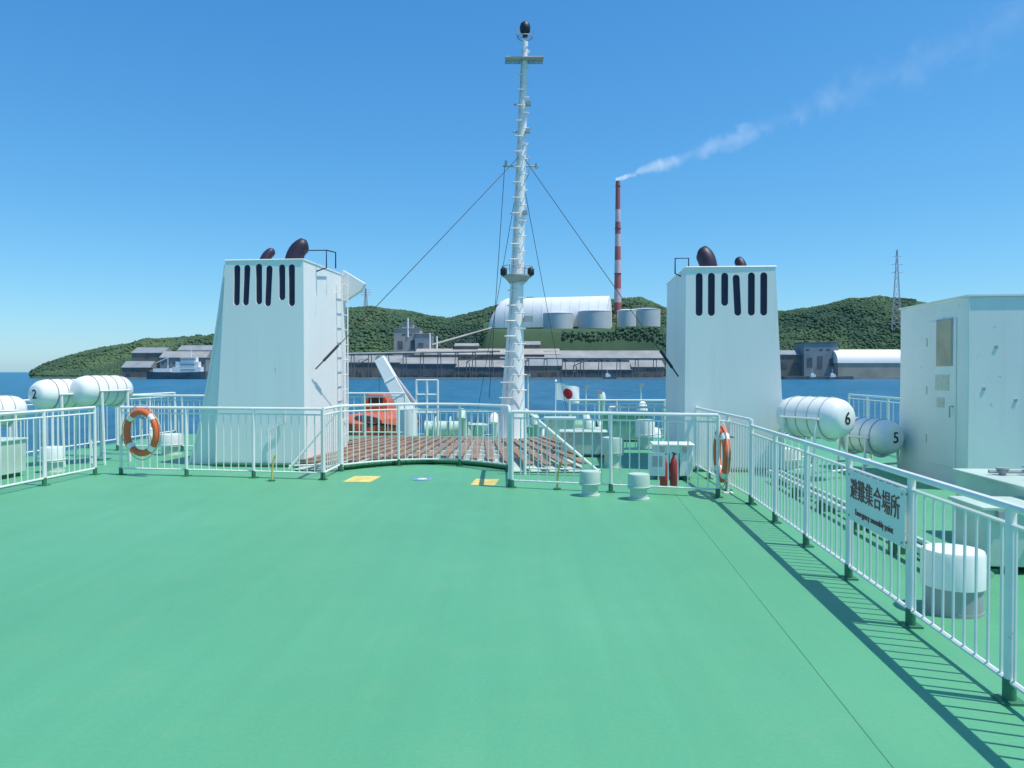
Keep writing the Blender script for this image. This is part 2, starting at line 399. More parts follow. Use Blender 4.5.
# ------------------------------------------------------------ mast
MY=17.0
def mc(z): return Vector((.0+.033*(z-.2),MY,z))
mast=thing('mast',(0,MY,0),'tall tapering white signal mast with climbing rungs','mast')
prof=[(0,.36),(.25,.32),(.6,.28),(1.3,.245),(2.2,.20),(3.2,.155),(4.5,.135),(5.8,.115),(7.5,.095),(8.9,.07)]
q=MB(); q.tube([mc(z) for z,r in prof],[r for z,r in prof],20); q.obj('mast_pole','mast',mast,angle=60)
def mr(z):
    for (a,ra),(b,rb) in zip(prof,prof[1:]):
        if a<=z<=b: return ra+(rb-ra)*(z-a)/(b-a)
    return .07
z=1.0; k=0
while z<8.7:
    c=mc(z); r=mr(z); w=r+.04; sx=1 if k%2 else -1
    q=MB()
    q.tube([c+Vector((-sx*r*.2,-r*.85,0)),c+Vector((sx*r*.2,-r-.05,0)),c+Vector((sx*w,-r-.045,0)),c+Vector((sx*w,-r*.5-.02,0)),c+Vector((sx*r*.6,-r*.5,0))],.012,5)
    q.obj('climbing_rung','mast',mast)
    z+=.17; k+=1
q=MB(); q.tube([mc(z)+Vector((-(mr(z)*.5+.02),-mr(z)-.02,0)) for z in (1,3.2,5.8,8.7)],.010,5); q.obj('cable_run','grey',mast)
c=mc(8.5); q=MB()
for dz in(-.07,.07): q.cyl(c+Vector((-.42,0,dz)),c+Vector((.42,0,dz)),.018,n=6)
for i in range(9):
    x=-.42+.105*i; q.cyl(c+Vector((x,0,-.07)),c+Vector((x,0,.07)),.012,n=5)
q.box(c+Vector((0,-.1,-.02)),(.84,.24,.02)); q.obj('yardarm','grey',mast)
q=MB(); c=mc(8.9)
q.tube([c+Vector((.17*math.cos(a),.17*math.sin(a),.1)) for a in np.linspace(0,2*math.pi,15)[:-1]],.012,5,True)
q.cyl(c+Vector((-.17,0,.1)),c+Vector((.17,0,.1)),.01,n=5); q.cyl(c+Vector((-.17,0,.1)),c+Vector((-.2,0,.3)),.01,n=5); q.cyl(c+Vector((.17,0,.1)),c+Vector((.2,0,.24)),.01,n=5)
q.obj('lamp_guard','grey',mast)
q=MB(); q.lathe([(0,.05),(.08,.07),(.12,.11),(.22,.12),(.30,.10),(.34,.05),(.36,.01)],Matrix.Translation(mc(9.0)),14); q.obj('masthead_lamp','black',mast)
c=mc(6.15); q=MB(); q.cyl(c+Vector((-.4,0,0)),c+Vector((.4,0,0)),.018,n=6); q.cyl(c+Vector((-.33,0,.0)),c+Vector((-.33,0,.12)),.03,n=8); q.cyl(c+Vector((.35,0,-.05)),c+Vector((.35,0,.06)),.03,n=8)
q.tube([c+Vector((0,-.05,-.5)),c+Vector((.18,-.1,-.2)),c+Vector((.2,-.1,.1)),c+Vector((.05,-.05,.4))],.01,5)
q.obj('signal_yard','grey',mast)
for zz in (6.9,7.5,5.1):
    c=mc(zz); q=MB(); q.box(c+Vector((.13,-.1,0)),(.1,.12,.08)); q.cyl(c,c+Vector((-.2,-.05,0)),.02,n=6); q.obj('lamp_bracket','grey',mast)
c=mc(3.72); q=MB(); q.cyl(c+Vector((0,0,-.03)),c+Vector((0,0,.0)),.33,n=20); q.cyl(c+Vector((0,0,-.18)),c+Vector((0,0,-.03)),.17,.3,n=20)
q.tube([c+Vector((.34*math.cos(a),.34*math.sin(a),.2)) for a in np.linspace(0,2*math.pi,19)[:-1]],.01,5,True)
for a in np.linspace(0,2*math.pi,7)[:-1]: q.cyl(c+Vector((.32*math.cos(a),.32*math.sin(a),-.01)),c+Vector((.34*math.cos(a),.34*math.sin(a),.2)),.01,n=5)
q.obj('lamp_platform','grey',mast)
for dx in(-.3,.3):
    q=MB(); q.lathe([(0,.05),(.03,.075),(.14,.075),(.17,.05),(.19,.02)],Matrix.Translation(c+Vector((dx,-.15,-.02))),12); q.obj('navigation_lamp','black',mast)
c=mc(2.75); q=MB(); q.box(c+Vector((.28,-.1,0)),(.2,.16,.12)); q.cyl(c,c+Vector((.26,0,0)),.02,n=6); q.obj('floodlight','grey',mast)
def stay(p0,p1,lab,tb=True):
    p0=Vector(p0);p1=Vector(p1)
    e=thing('stay_wire',p1,lab,'wire','mast stay wires')
    L=(p1-p0).length; pts=[]
    for i in range(13):
        t=i/12; pts.append(p0.lerp(p1,t)-Z*(.02*L*.5*t*(1-t)))
    q=MB(); q.tube(pts,.007,5); q.obj('cable','black',e)
    if tb:
        q=MB(); a=p1.lerp(p0,.03); b=p1.lerp(p0,.085); q.cyl(a,b,.024,n=8); q.cyl(p1,a,.012,n=6); q.obj('turnbuckle','black',e)
stay(mc(6.42),pL(-.09,.35,1.62),'thin dark stay wire running from mast to funnel side')
stay(mc(6.42),pR(-.08,.3,1.5),'thin dark stay wire running from mast to funnel side')
stay(mc(6.2),(bx(470,26),26,-1.2),'thin dark stay wire running from mast to after deck',False)
stay(mc(6.1),(bx(575,26),26,-1.2),'thin dark stay wire running from mast to after deck',False)
stay(mc(6.15)+Vector((-.36,0,0)),(-.5,16.6,1.0),'thin signal halyard hanging beside the mast',False)

# ------------------------------------------------------------ slatted platform
gr=thing('slatted_platform',(-1.,14,0),'weathered brown timber slats in a fan around the mast','platform')
q=MB()
fc=Vector((-.9,24,0))
def inside(p,mg=.12):
    x,y=p.x,p.y
    if x<-3.45 or x>1.15: return False
    if x<-.03:
        fy=arcy(x)+mg
        if x<-2.75: fy=11.95
    else: fy=11.75
    return y>fy and y<17.0 and (p-Vector((0,17,0))).length>.62
for i in range(-30,34):
    a=i*.024
    run=[]
    for k in range(80):
        d=6+.1*k
        p=Vector((fc.x+math.tan(a)*d,24-d,0))
        run.append((inside(p),p))
    st=None
    for ok,p in run+[(False,run[-1][1])]:
        if ok and st is None: st=p
        if ok: en=p
        if not ok and st is not None:
            if (en-st).length>.3:
                c=(st+en)/2; ang=math.atan2(-(en.x-st.x),(en.y-st.y))
                q.box((c.x,c.y,.12+random.uniform(-.008,.008)),(.125,(en-st).length,.035),ang)
            st=None
q.obj('timber_slats','brown',gr)
pl=[(x,arcy(x)+.14,.012) for x in np.linspace(-2.70,-.07,13)]+[(-.02,11.8,.012),(1.15,11.8,.012),(1.15,17,.012),(-3.45,17,.012),(-3.45,12.0,.012),(-2.72,12.0,.012)]
q=MB(); q.prism(pl,(0,0,.012)); q.obj('base_plate','palegreen',gr)
for k in range(8):
    y=12.2+k*.68
    xs=[x for x in np.linspace(-3.3,1.2,60) if inside(Vector((x,y,0)))]
    if len(xs)>3 and y>12.9:
        q2=MB(); q2.box(((xs[0]+xs[-1])/2,y,.062),(xs[-1]-xs[0],.07,.07)); q2.obj('bearer_beam','rail',gr)
q=MB(); q.tube([(x,y+.12,.06) for x,y in arc],.045,8); q.obj('front_coaming','boot',gr)

# ------------------------------------------------------------ lifebuoys
def lifebuoy(c,yaw,label):
    c=Vector(c); e=thing('lifebuoy',c,label,'lifebuoy','orange lifebuoys')
    X=Vector((math.cos(yaw),math.sin(yaw),0)); R,r=.30,.050
    def P(a,rr=R): return c+X*(rr*math.cos(a))+Z*(rr*1.05*math.sin(a))
    q=MB(); q.tube([P(a) for a in np.linspace(0,2*math.pi,33)[:-1]],r,12,True); q.obj('ring','orange',e)
    for k in range(4):
        a0=math.pi/4+k*math.pi/2
        q=MB(); q.tube([P(a) for a in np.linspace(a0-.14,a0+.14,6)],r+.003,12); q.obj('reflective_band','gull',e)
    q=MB(); pts=[]
    for i in range(40):
        a=2*math.pi*i/40; pts.append(P(a,R+r+.012+.035*abs(math.sin(2*(a-math.pi/4)))))
    q.tube(pts,.007,5,True); q.obj('grab_line','rope',e)
    q=MB(); n=Vector((-X.y,X.x,0)); q.cyl(P(math.pi/2)-Z*.1,P(math.pi/2)-Z*.1+n*.16,.012,n=6); q.cyl(P(math.pi/2)-Z*.1-n*.02,P(math.pi/2)-n*.02-Z*.02,.012,n=6); q.obj('hanger','grey',e)
lifebuoy((bx(141,11.45),11.45,.66),rad(-22),'orange and white ring lifebuoy hung on the deck railing')
lifebuoy((bx(722,9.62),9.62,.53),rad(-94),'orange lifebuoy seen nearly edge-on, hung by the railing end')
p=Vector((bx(723,9.75)+.10,9.85,0)); 
e=thing('lifebuoy_stand',p,'white pipe stand holding a lifebuoy','stand'); q=MB(); q.tube([p,p+Z*.93,p+Z*.93-U*.12],.018,8); q.box(p+Z*.005,(.12,.12,.01)); q.obj('stand_pipe','rail',e)
p=Vector((bx(150,11.6),11.62,0)); e=thing('lifebuoy_light',p,'white self-igniting light canister beside the lifebuoy','light canister')
q=MB(); q.lathe([(.3,.03),(.32,.045),(.58,.045),(.62,.03),(.70,.03),(.72,.01)],Matrix.Translation(p),12); q.obj('canister','gull',e)

# ------------------------------------------------------------ life raft canisters
def raft(c,yaw,L,r,digit,dsign,label,zb=0.):
    c=Vector(c); e=thing('life_raft_canister',Vector((c.x,c.y,zb)),label,'life raft','white life raft canisters')
    X=Vector((math.cos(yaw),math.sin(yaw),0)); Y=Vector((-X.y,X.x,0))
    M4=frame(c,Y,Z,X)
    h=L/2
    q=MB(); q.lathe([(-h,r*.5),(-h+.03,r*.72),(-h+.10,r*.90),(-h+.2,r*.985),(-h+.28,r),(h-.28,r),(h-.2,r*.985),(h-.10,r*.90),(h-.03,r*.72),(h,r*.5)],M4,32); q.obj('shell','gull',e,angle=50)
    for sy in(-1,1):
        q=MB(); q.box(c+Y*sy*(r+.008),(L-.5,.035,.028),mat=Matrix((X,Y,Z)).transposed()); q.obj('split_flange','grey',e)
    for x in (-.27*L,-.09*L,.09*L,.27*L):
        q=MB(); q.tube([c+X*x+(Y*math.cos(a)+Z*math.sin(a))*(r+.004) for a in np.linspace(0,2*math.pi,29)[:-1]],.007,5,True); q.obj('strap','grey',e)
    q=MB()
    for x in(-.25*L,.25*L):
        q.tube([c+X*x+(Y*math.cos(a)+Z*math.sin(a))*(r+.03) for a in np.linspace(math.pi*1.02,math.pi*1.98,12)],.02,6)
        for sy in(-1,1):
            q.cyl(c+X*x+Y*sy*(r+.03),Vector((c.x,c.y,zb))+X*x+Y*sy*(r+.08),.022,n=6)
        q.cyl(Vector((c.x,c.y,zb+.12))+X*x-Y*(r+.07),Vector((c.x,c.y,zb+.12))+X*x+Y*(r+.07),.018,n=6)
    q.cyl(c-X*.3*L-Y*(r+.04),c+X*.3*L-Y*(r+.04),.02,n=6)
    q.obj('cradle','rail',e)
    if digit:
        zz=X*dsign; xx=Z.cross(zz); text_mesh('number_marking',digit,r*.85,frame(c+zz*(h+.004),xx,Z,zz),'black',e)
raft((4.50,11.3,.90),rad(-60),1.12,.30,'6',1,'white fibreglass life raft canister marked 6 on a cradle')
raft((5.72,12.2,.55),rad(-70),1.1,.28,'5',1,'white fibreglass life raft canister marked 5 on a low cradle')
raft((-7.62,12.9,1.20),rad(70),1.05,.25,'2',-1,'white life raft canister marked 2 on a raised rack')
raft((-7.12,13.2,1.25),rad(70),1.05,.26,None,-1,'white life raft canister strapped beside another canister')
raft((-8.75,12.7,.92),rad(60),1.1,.25,None,-1,'white life raft canister low on its cradle')

# ------------------------------------------------------------ vents, lockers
def vent(c,r,h,label,mat='gull',base='palegreen',neck=.78,fl=1.0):
    c=Vector(c); e=thing('mushroom_vent',c,label,'vent','mushroom vents on deck')
    T=Matrix.Translation(c)
    q=MB(); q.lathe([(0,r*fl),(.02,r*fl),(.02,r*neck),(h*.5,r*neck)],T,22); q.obj('vent_neck',base,e)
    q=MB(); q.lathe([(h*.42,r*.99),(h*.42,r),(h*.93,r),(h*.99,r*.95),(h,r*.8)],T,28); q.obj('vent_cap',mat,e,angle=30)
    if fl>=1:
        q=MB(); q.tube([c+Vector((math.cos(a)*(r+.003),math.sin(a)*(r+.003),h*.5)) for a in np.linspace(0,2*math.pi,25)[:-1]],.006,5,True); q.obj('cap_band',mat,e)
vent((bx(590,9.62),9.62,0),.13,.32,'small pale mushroom vent standing before the railing',mat='palegreen')
vent((bx(639,9.35),9.35,0),.135,.32,'small pale mushroom vent standing before the railing',mat='palegreen')
vent((2.90,4.98,0),.190,.41,'white drum-shaped vent with grey base behind the railing',base='grey',neck=.93,fl=.95)
vent((bx(775,12.2)+.25,12.2,0),.16,.35,'pale mushroom vent beside the funnel')
vent((-7.2,11.9,0),.17,.4,'pale mushroom vent under the life raft rack')
vent((bx(170,14.4),14.4,0),.2,.4,'pale mushroom vent beside the funnel')
vent((bx(613,12.5),12.5,0),.18,.5,'pale mushroom vent behind the railing',mat='palegreen')
vent((bx(645,15.5),15.5,0),.2,.6,'white mushroom vent behind the railing')
def locker(c,sz,label,mat='palegreen',name='deck_locker'):
    c=Vector(c); e=thing(name,c,label,'locker','deck lockers')
    q=MB(); q.box(c+Z*(sz[2]/2+.03),(sz[0],sz[1],sz[2]-.06),-TH); q.obj('locker_body',mat,e,bevel=.01)
    q=MB(); q.box(c+Z*(sz[2]+.012),(sz[0]+.05,sz[1]+.05,.03),-TH); q.obj('lid',mat,e,bevel=.008)
    for sx in(-.35,.35):
        q=MB(); q.box(c+Z*.02+U*sx*sz[0],(.08,sz[1]*.95,.04),-TH); q.obj('foot','boot',e)
        q=MB(); q.box(c+U*sx*.85*sz[0]-V*(sz[1]/2+.03)+Z*(sz[2]-.05),(.04,.03,.09),-TH); q.obj('latch','grey',e)
    return e
locker(S(4.55,7.1),(1.75,1.3,.60),'wide pale green deck locker with valve fittings on top')
c=S(4.15,7.3,.63); e=thing('valve_handwheel',c,'steel valves and pipes standing on a pale locker','valve')
q=MB()
for dx,h in((-.28,.05),(-.05,.07),(.2,.05)):
    q.cyl(c+U*dx,c+U*dx+Z*h,.03,n=10); q.cyl(c+U*dx+Z*h,c+U*dx+Z*(h+.015),.055,n=14)
q.cyl(c-U*.4+Z*.03,c+U*.35+Z*.03,.018,n=8); q.obj('valve_body','grey',e)
q=MB(); q.tube([c+U*.2+V*.1+Z*.10+(U*math.cos(a)+V*math.sin(a))*.08 for a in np.linspace(0,2*math.pi,17)[:-1]],.01,5,True)
q.cyl(c+U*.12+V*.1+Z*.10,c+U*.28+V*.1+Z*.10,.008,n=5); q.cyl(c+U*.2+V*.1,c+U*.2+V*.1+Z*.11,.012,n=6); q.obj('handwheel','grey',e)
locker((3.95,6.1,0),(.55,.5,.50),'tall pale green deck locker beside the walkway')
locker(S(-8.7,10.6),(.7,.5,.55),'pale green deck locker behind the railing')
locker((-5.45,14.6,0),(.6,.5,.4),'low pale locker beside the funnel')
locker((bx(672,11.2),11.2,0),(.55,.4,.5),'white equipment cabinet behind the railing','gull')
locker((bx(585,14.2),14.2,0),(.9,.5,.45),'low pale green locker beyond the slatted platform')
locker((bx(625,17.3),17.3,0),(1.0,.5,.6),'low green locker at the deck edge','midgreen')
locker((bx(560,17.6),17.6,0),(.7,.5,.5),'low pale green locker at the deck edge')
for i,px in enumerate((664,674)):
    p=Vector((bx(px,10.35),10.35,0)); e=thing('fire_extinguisher',p,'red fire extinguisher standing behind the railing','fire extinguisher','fire extinguishers')
    q=MB(); q.lathe([(0,.045),(.01,.052),(.30,.052),(.36,.035),(.39,.018),(.42,.018)],Matrix.Translation(p+Z*.02),14); q.obj('cylinder_body','red',e)
    q=MB(); q.box(p+Z*.46,(.03,.12,.02)); q.tube([p+Z*.44,p+Z*.46+U*.07,p+Z*.28+U*.075,p+Z*.12+U*.07],.009,5); q.obj('hose','black',e)
p=Vector((bx(655,9.95),9.95,0)); e=thing('notice_plate',p,'small printed notice plate fixed on a railing','notice')
q=MB(); q.box(p+Z*.38+Vector((0,-.17,0)),(.2,.012,.30),-rad(17)); q.obj('plate','signw',e)
q=MB(); q.box(p+Z*.42+Vector((0,-.178,0)),(.13,.006,.14),-rad(17)); q.obj('printed_panel','grey',e)
for px,d,lab in((272,10.95,'yellow hooked rod leaning on the railing foot'),(557,10.15,'yellow hooked rod leaning on the railing foot')):
    p=Vector((bx(px,d),d-.03,0)); e=thing('hook_rod',p,lab,'rod','yellow hooked rods')
    q=MB(); q.tube([p,p+Vector((.01,0,.2)),p+Vector((.03,0,.33)),p+Vector((.06,0,.39)),p+Vector((.055,0,.32))],.014,8); q.obj('rod','yellow',e); 
    q=MB(); q.cyl(p,p+Z*.02,.05,n=12); q.obj('socket','boot',e)
def decal(name,c,sx,sy,mat,lab):
    q=MB(); q.box(Vector(c)+Z*.003,(sx,sy,.006),-TH); o=q.obj(name,mat,loc=Vector(c)); tag(o,lab,'deck marking'); return o
decal('yellow_marking',(bx(362,11.1),11.1,0),.40,.62,'yellow','worn yellow painted square on green deck')
decal('yellow_marking',(bx(485,10.8),10.8,0),.34,.60,'yellow','worn yellow painted square on green deck')
c=Vector((bx(422,11.1),11.1,0)); q=MB(); q.cyl(c,c+Z*.006,.16,n=24); o=q.obj('blue_marking','blue',loc=c); tag(o,'small round blue mark on green deck','deck marking')
o2=MB().cyl(c+Z*.006,c+Z*.009,.07,n=20).obj('marking_centre','signw',o); o2.location=(0,0,0)

# ------------------------------------------------------------ deck house
C0=Vector((bx(968,10),10,0)); dh=thing('deck_house',C0,'white steel deck house with door and notices','deck house')
hh=2.56
q=MB(); q.prism([C0+Z*.0,C0+U*3.2,C0+U*3.2+V*2.12,C0+V*2.12],Z*hh); q.obj('house_wall','cream',dh,bevel=.012)
q=MB(); q.prism([C0-U*.02-V*.02+Z*hh,C0+U*3.25-V*.02+Z*hh,C0+U*3.25+V*2.15+Z*hh,C0-U*.02+V*2.15+Z*hh],Z*.025); q.obj('house_roof','cream',dh)
def sidebox(v,z,w,h,t,name,mat,par=dh,bev=.004):
    q=MB(); q.box(C0+V*v+Z*z-U*(t/2+.001),(t,w,h),-TH); return q.obj(name,mat,par,bevel=bev)
sidebox(.72,1.28,.84,2.05,.012,'door','cream')
sidebox(.62,1.98,.44,.62,.026,'window','window')
sidebox(.62,1.98,.48,.66,.020,'window_frame','grey')
sidebox(.68,1.42,.40,.22,.020,'notice','paper')
sidebox(.72,1.14,.22,.14,.020,'notice','paper')
for z in(.6,1.3,2.0): 
    q=MB(); q.cyl(C0+V*1.16+Z*(z-.06)-U*.02,C0+V*1.16+Z*(z+.06)-U*.02,.015,n=8); q.obj('hinge','cream',dh)
q=MB(); q.tube([C0+V*.36+Z*1.1-U*.01,C0+V*.36+Z*1.1-U*.06,C0+V*.36+Z*.95-U*.06],.010,6); q.obj('door_handle','grey',dh)
for x,z in((.35,1.9),(.6,1.2),(.2,1.35)):
    q=MB(); q.box(C0+U*x-V*.005+Z*z,(.035,.01,.04),-TH); q.obj('bolt_plate','grey',dh)

# ------------------------------------------------------------ after deck gear
AZ=-1.25
b0=Vector((bx(374,22),22.5,AZ-.30)); rb=thing('rescue_boat',b0+Z*.30,'faded orange rescue boat on its cradle','boat')
vs=[];fs=[];nS=15;nP=9
WB=1.05
for i in range(nS):
    t=i/(nS-1); w=WB*max(.02,(1-abs(2*t-1)**4))**.6; sh=.25*(2*t-1)**2
    for j in range(nP):
        a=math.pi*j/(nP-1); x=-w*math.cos(a); z=-.85*math.sin(a)**.6*(1-.35*abs(2*t-1)**3)
        vs.append(b0+Vector((0,0,1.50+sh))+U*x+V*((t-.5)*4.8)+Z*z)
for i in range(nS-1):
    for j in range(nP-1):
        fs.append((i*nP+j,i*nP+j+1,(i+1)*nP+j+1,(i+1)*nP+j))
fs+=[tuple(range(nP)),tuple(range((nS-1)*nP,nS*nP))]+[(i*nP,(i+1)*nP,(i+1)*nP+nP-1,i*nP+nP-1) for i in range(nS-1)]
q=MB(); q.add(vs,fs); q.obj('boat_hull','boatorange',rb)
vs=[];fs=[]
for i in range(nS):
    t=i/(nS-1); w=.92*max(.02,(1-abs(2*t-1)**4.))**.6; hz=.42*max(.02,(1-abs(2*t-1)**3.5))**.6
    for j in range(nP):
        a=math.pi*j/(nP-1); vs.append(b0+Z*(1.52+.15*(2*t-1)**2)+U*(-w*math.cos(a))+V*((t-.5)*4.2)+Z*(hz*math.sin(a)**.4))
for i in range(nS-1):
    for j in range(nP-1): fs.append((i*nP+j,i*nP+j+1,(i+1)*nP+j+1,(i+1)*nP+j))
fs+=[tuple(range(nP)),tuple(range((nS-1)*nP,nS*nP))]
q=MB(); q.add(vs,fs); q.obj('canopy','boatorange',rb)
cc=b0+Z*1.85+V*.3-U*.12
q=MB(); q.prism([cc-U*.42,cc+U*.42,cc+U*.38+Z*.45,cc+U*.25+Z*.62,cc-U*.22+Z*.62,cc-U*.38+Z*.40],V*1.1); q.obj('conning_hood','boatorange',rb,bevel=.07,segs=3)
q=MB(); q.box(cc+Z*.40-V*.01,(.42,.04,.18),-TH); q.obj('windscreen','black',rb)
for s_ in(-1,1):
    q=MB(); q.tube([b0+Z*(1.52+.25*(2*t-1)**2)+V*((t-.5)*4.7)+U*(s_*(WB+.02)*max(.02,(1-abs(2*t-1)**4))**.6) for t in np.linspace(.02,.98,17)],.035,6); q.obj('fender','black',rb)
for v in(-1.3,1.3):
    q=MB(); q.box(b0+V*v+Z*.52,(1.3,.15,.44),-TH); q.obj('cradle','gull',rb)
dv=thing('boat_davit',(bx(408,20),20,AZ),'white inclined davit arm with pedestal beside the rescue boat','davit')
p0=Vector((bx(407,20),20,bz(412,20))); p1=Vector((bx(376,20),20.4,bz(358,20)))
d=(p1-p0); q=MB(); sd=Vector((d.z,0,-d.x)).normalized()
q.prism([p0-sd*.20,p0+sd*.20,p1+sd*.14,p1-sd*.14],Vector((0,.34,0))); q.obj('davit_arm','gull',dv,bevel=.015)
for t in (.3,.6):
    q=MB(); pp=p0.lerp(p1,t); q.prism([pp-sd*.17-d*.008,pp+sd*.17-d*.008,pp+sd*.17+d*.008,pp-sd*.17+d*.008],Vector((0,-.02,0))); q.obj('stiffener','gull',dv)
q=MB(); q.cyl((p0.x,p0.y+.1,AZ),(p0.x,p0.y+.1,p0.z+.1),.24,n=14); q.box((p0.x,p0.y+.1,AZ+.04),(.6,.6,.08)); q.obj('pedestal','gull',dv)
q=MB(); q.cyl(p1+Vector((0,.1,0)),p1+Vector((0,.1,-.9)),.012,n=5); q.cyl(p1+Vector((0,.02,-.02)),p1+Vector((0,.2,-.02)),.1,n=12); q.cyl(p0+Vector((.25,.1,.15)),p0.lerp(p1,.55)+Vector((.10,.1,.12)),.06,n=8); q.obj('falls_and_sheave','grey',dv)
p=Vector((bx(427,21),21,AZ)); e=thing('pipe_frame',p,'white upright pipe frame on the after deck','frame')
q=MB()
for dx in(-.3,0,.3): q.cyl(p+U*dx,p+U*dx+Z*2.6,.03,n=6)
for z in(2.6,2.2,1.7): q.cyl(p-U*.3+Z*z,p+U*.3+Z*z,.025,n=6)
q.obj('frame_tube','gull',e)
# flag
p=Vector((bx(555,28),28,AZ)); fl=thing('ensign_staff',p,'national ensign, white with red disc, on a short staff','flag')
top=Vector((bx(556,28)+.0,28.1,bz(382,28)))
q=MB(); q.cyl(p,top,.03,.02,n=8); q.lathe([(0,.03),(.03,.05),(.07,.03),(.09,.01)],Matrix.Translation(top),10); q.obj('staff','gull',fl)
m,nt,b=newmat('ensign_cloth'); M['flag']=m
tc=nt.nodes.new('ShaderNodeUVMap'); 
vm=N(nt,'ShaderNodeVectorMath',operation='DISTANCE'); nt.links.new(tc.outputs[0],vm.inputs[0]); vm.inputs[1].default_value=(.75,.5,0)
rr=ramp(nt,vm.outputs['Value'],[(.30,(.65,.02,.03)),(.31,(.86,.86,.84))]); nt.links.new(rr.outputs[0],b.inputs['Base Color']); b.inputs['Roughness'].default_value=.8
nx,ny=18,10; vs=[];fs=[];uv=[]
for j in range(ny+1):
    for i in range(nx+1):
        s=i/nx;t=j/ny
        vs.append(top+Vector((.03+s*.84,.06*math.sin(s*6+t*2)*s,-.05-.62*(1-t)-.16*s**1.4+.02*math.sin(s*9))))
        uv.append((s*1.5,t))
for j in range(ny):
    for i in range(nx): k=j*(nx+1)+i; fs.append((k,k+1,k+nx+2,k+nx+1))
q=MB(); q.add(vs,fs); fo=q.obj('ensign','flag',fl,angle=180)
ul=fo.data.uv_layers.new(name='UVMap')
for l in fo.data.loops: ul.data[l.index].uv=uv[l.vertex_index]
def capstan(p,label,mat='palegreen'):
    p=Vector(p); e=thing('capstan',p,label,'capstan','mooring capstans')
    q=MB(); q.lathe([(0,.45),(.1,.45),(.12,.3),(.35,.22),(.7,.24),(.9,.36),(.96,.36),(1.0,.2)],Matrix.Translation(p),18); q.obj('drum',mat,e)
    q=MB(); q.box(p+Vector((.8,0,.25)),(.6,.5,.5)); q.obj('motor_housing',mat,e,bevel=.02)
capstan((bx(600,25),25,AZ),'pale green mooring capstan on the after deck')
capstan((bx(478,27),27,AZ),'pale green mooring capstan on the after deck')
capstan((bx(650,24),24,AZ),'green mooring capstan on the after deck','midgreen')
capstan((bx(535,26),26,AZ),'green mooring capstan on the after deck','midgreen')
def winch(p,label,mat='palegreen'):
    p=Vector(p); e=thing('mooring_winch',p,label,'winch','mooring winches')
    q=MB(); 
    for dx in(-.7,.7): q.prism([p+Vector((dx,-.45,0)),p+Vector((dx,.45,0)),p+Vector((dx,.2,.9)),p+Vector((dx,-.2,.9))],Vector((.08,0,0)))
    q.box(p+Vector((0,0,.06)),(1.9,1.,.12)); q.obj('winch_frame',mat,e)
    q=MB(); q.cyl(p+Vector((-.95,0,.65)),p+Vector((.62,0,.65)),.3,n=18); q.cyl(p+Vector((-.95,0,.65)),p+Vector((-.7,0,.65)),.33,.28,n=14);
    for dx in(-.55,.0,.58): q.cyl(p+Vector((dx,0,.65)),p+Vector((dx+.04,0,.65)),.48,n=20)
    q.obj('winch_drum',mat,e)
winch((bx(575,29),29.5,AZ),'green mooring winch on the after deck','midgreen')
winch((bx(622,29),29,AZ),'pale green mooring winch on the after deck')
winch((bx(450,29),29,AZ),'pale green mooring winch on the after deck')
winch((bx(632,20.5),20.5,AZ),'pale green mooring winch on the after deck')
winch((bx(575,21.5),21.5,AZ),'green mooring winch on the after deck','midgreen')
for i,(px,d,h,r) in enumerate([(536,22,1.5,.13),(546,20.5,1.2,.15),(612,22,1.5,.14),(642,26,1.7,.16),(590,23,1.3,.16),(495,23,1.5,.14),(463,25,1.5,.17),(655,19.5,1.3,.14),(602,31,1.9,.15),(586,24,1.5,.12)]):
    p=Vector((bx(px,d),d,AZ)); e=thing('ventilator',p,'white gooseneck ventilator pipe on the after deck' if i%2 else 'pale green gooseneck ventilator pipe on the after deck','ventilator','gooseneck ventilators')
    q=MB(); q.tube([p,p+Z*(h-.3),p+Z*(h-.08)-V*.08,p+Z*h-V*.25,p+Z*(h-.08)-V*.42,p+Z*(h-.2)-V*.46],[r*.8]*3+[r*.85,r*.95,r],12); q.obj('gooseneck_pipe','gull' if i%2 else 'palegreen',e)
    q=MB(); q.cyl(p,p+Z*.06,r*1.4,n=14); q.obj('base_flange','grey',e)
for px,d,h in((528,29,2.7),(599,27,2.1),(641,30,2.3),(586,31.,2.2)):
    p=Vector((bx(px,d),d,AZ)); e=thing('deck_lamp',p,'slim white lamp post on the after deck','lamp post','after deck lamp posts')
    q=MB(); q.cyl(p,p+Z*h,.03,n=6); q.obj('post','rail',e); q=MB(); q.box(p+Z*h,(.22,.2,.12)); q.obj('lamp_head','grey',e)
for px,d in((396,19.3),(330,17.)):
    p=Vector((bx(px,d),d,AZ if d>18.3 else 0)); e=thing('hose_box',p,'red fire hose box on a post','hose box','fire hose boxes')
    q=MB(); q.box(p+Z*.95,(.4,.25,.5),-TH); q.obj('box_body','red',e,bevel=.01); q=MB(); q.cyl(p,p+Z*.70,.03,n=8); q.obj('post','rail',e)
p=S(2.4,10.4); e=thing('deck_pipe',p,'pale pipe run with supports along the walkway','pipe')
for u,r in((2.75,.035),(2.9,.025)):
    q=MB(); q.tube([S(u,v,.14) for v in(5.6,8.,11.2)],r,8); q.obj('pipe_run','palegreen',e)
for v in np.arange(5.8,11.2,1.0):
    q=MB(); q.box(S(2.83,v,.06),(.3,.05,.12),-TH); q.obj('pipe_support','boot',e)

# ------------------------------------------------------------ sea
q=MB(); q.add([(-30000,-3000,SEA),(30000,-3000,SEA),(30000,45000,SEA),(-30000,45000,SEA)],[(0,1,2,3)]); struct(q.obj('sea','sea'))
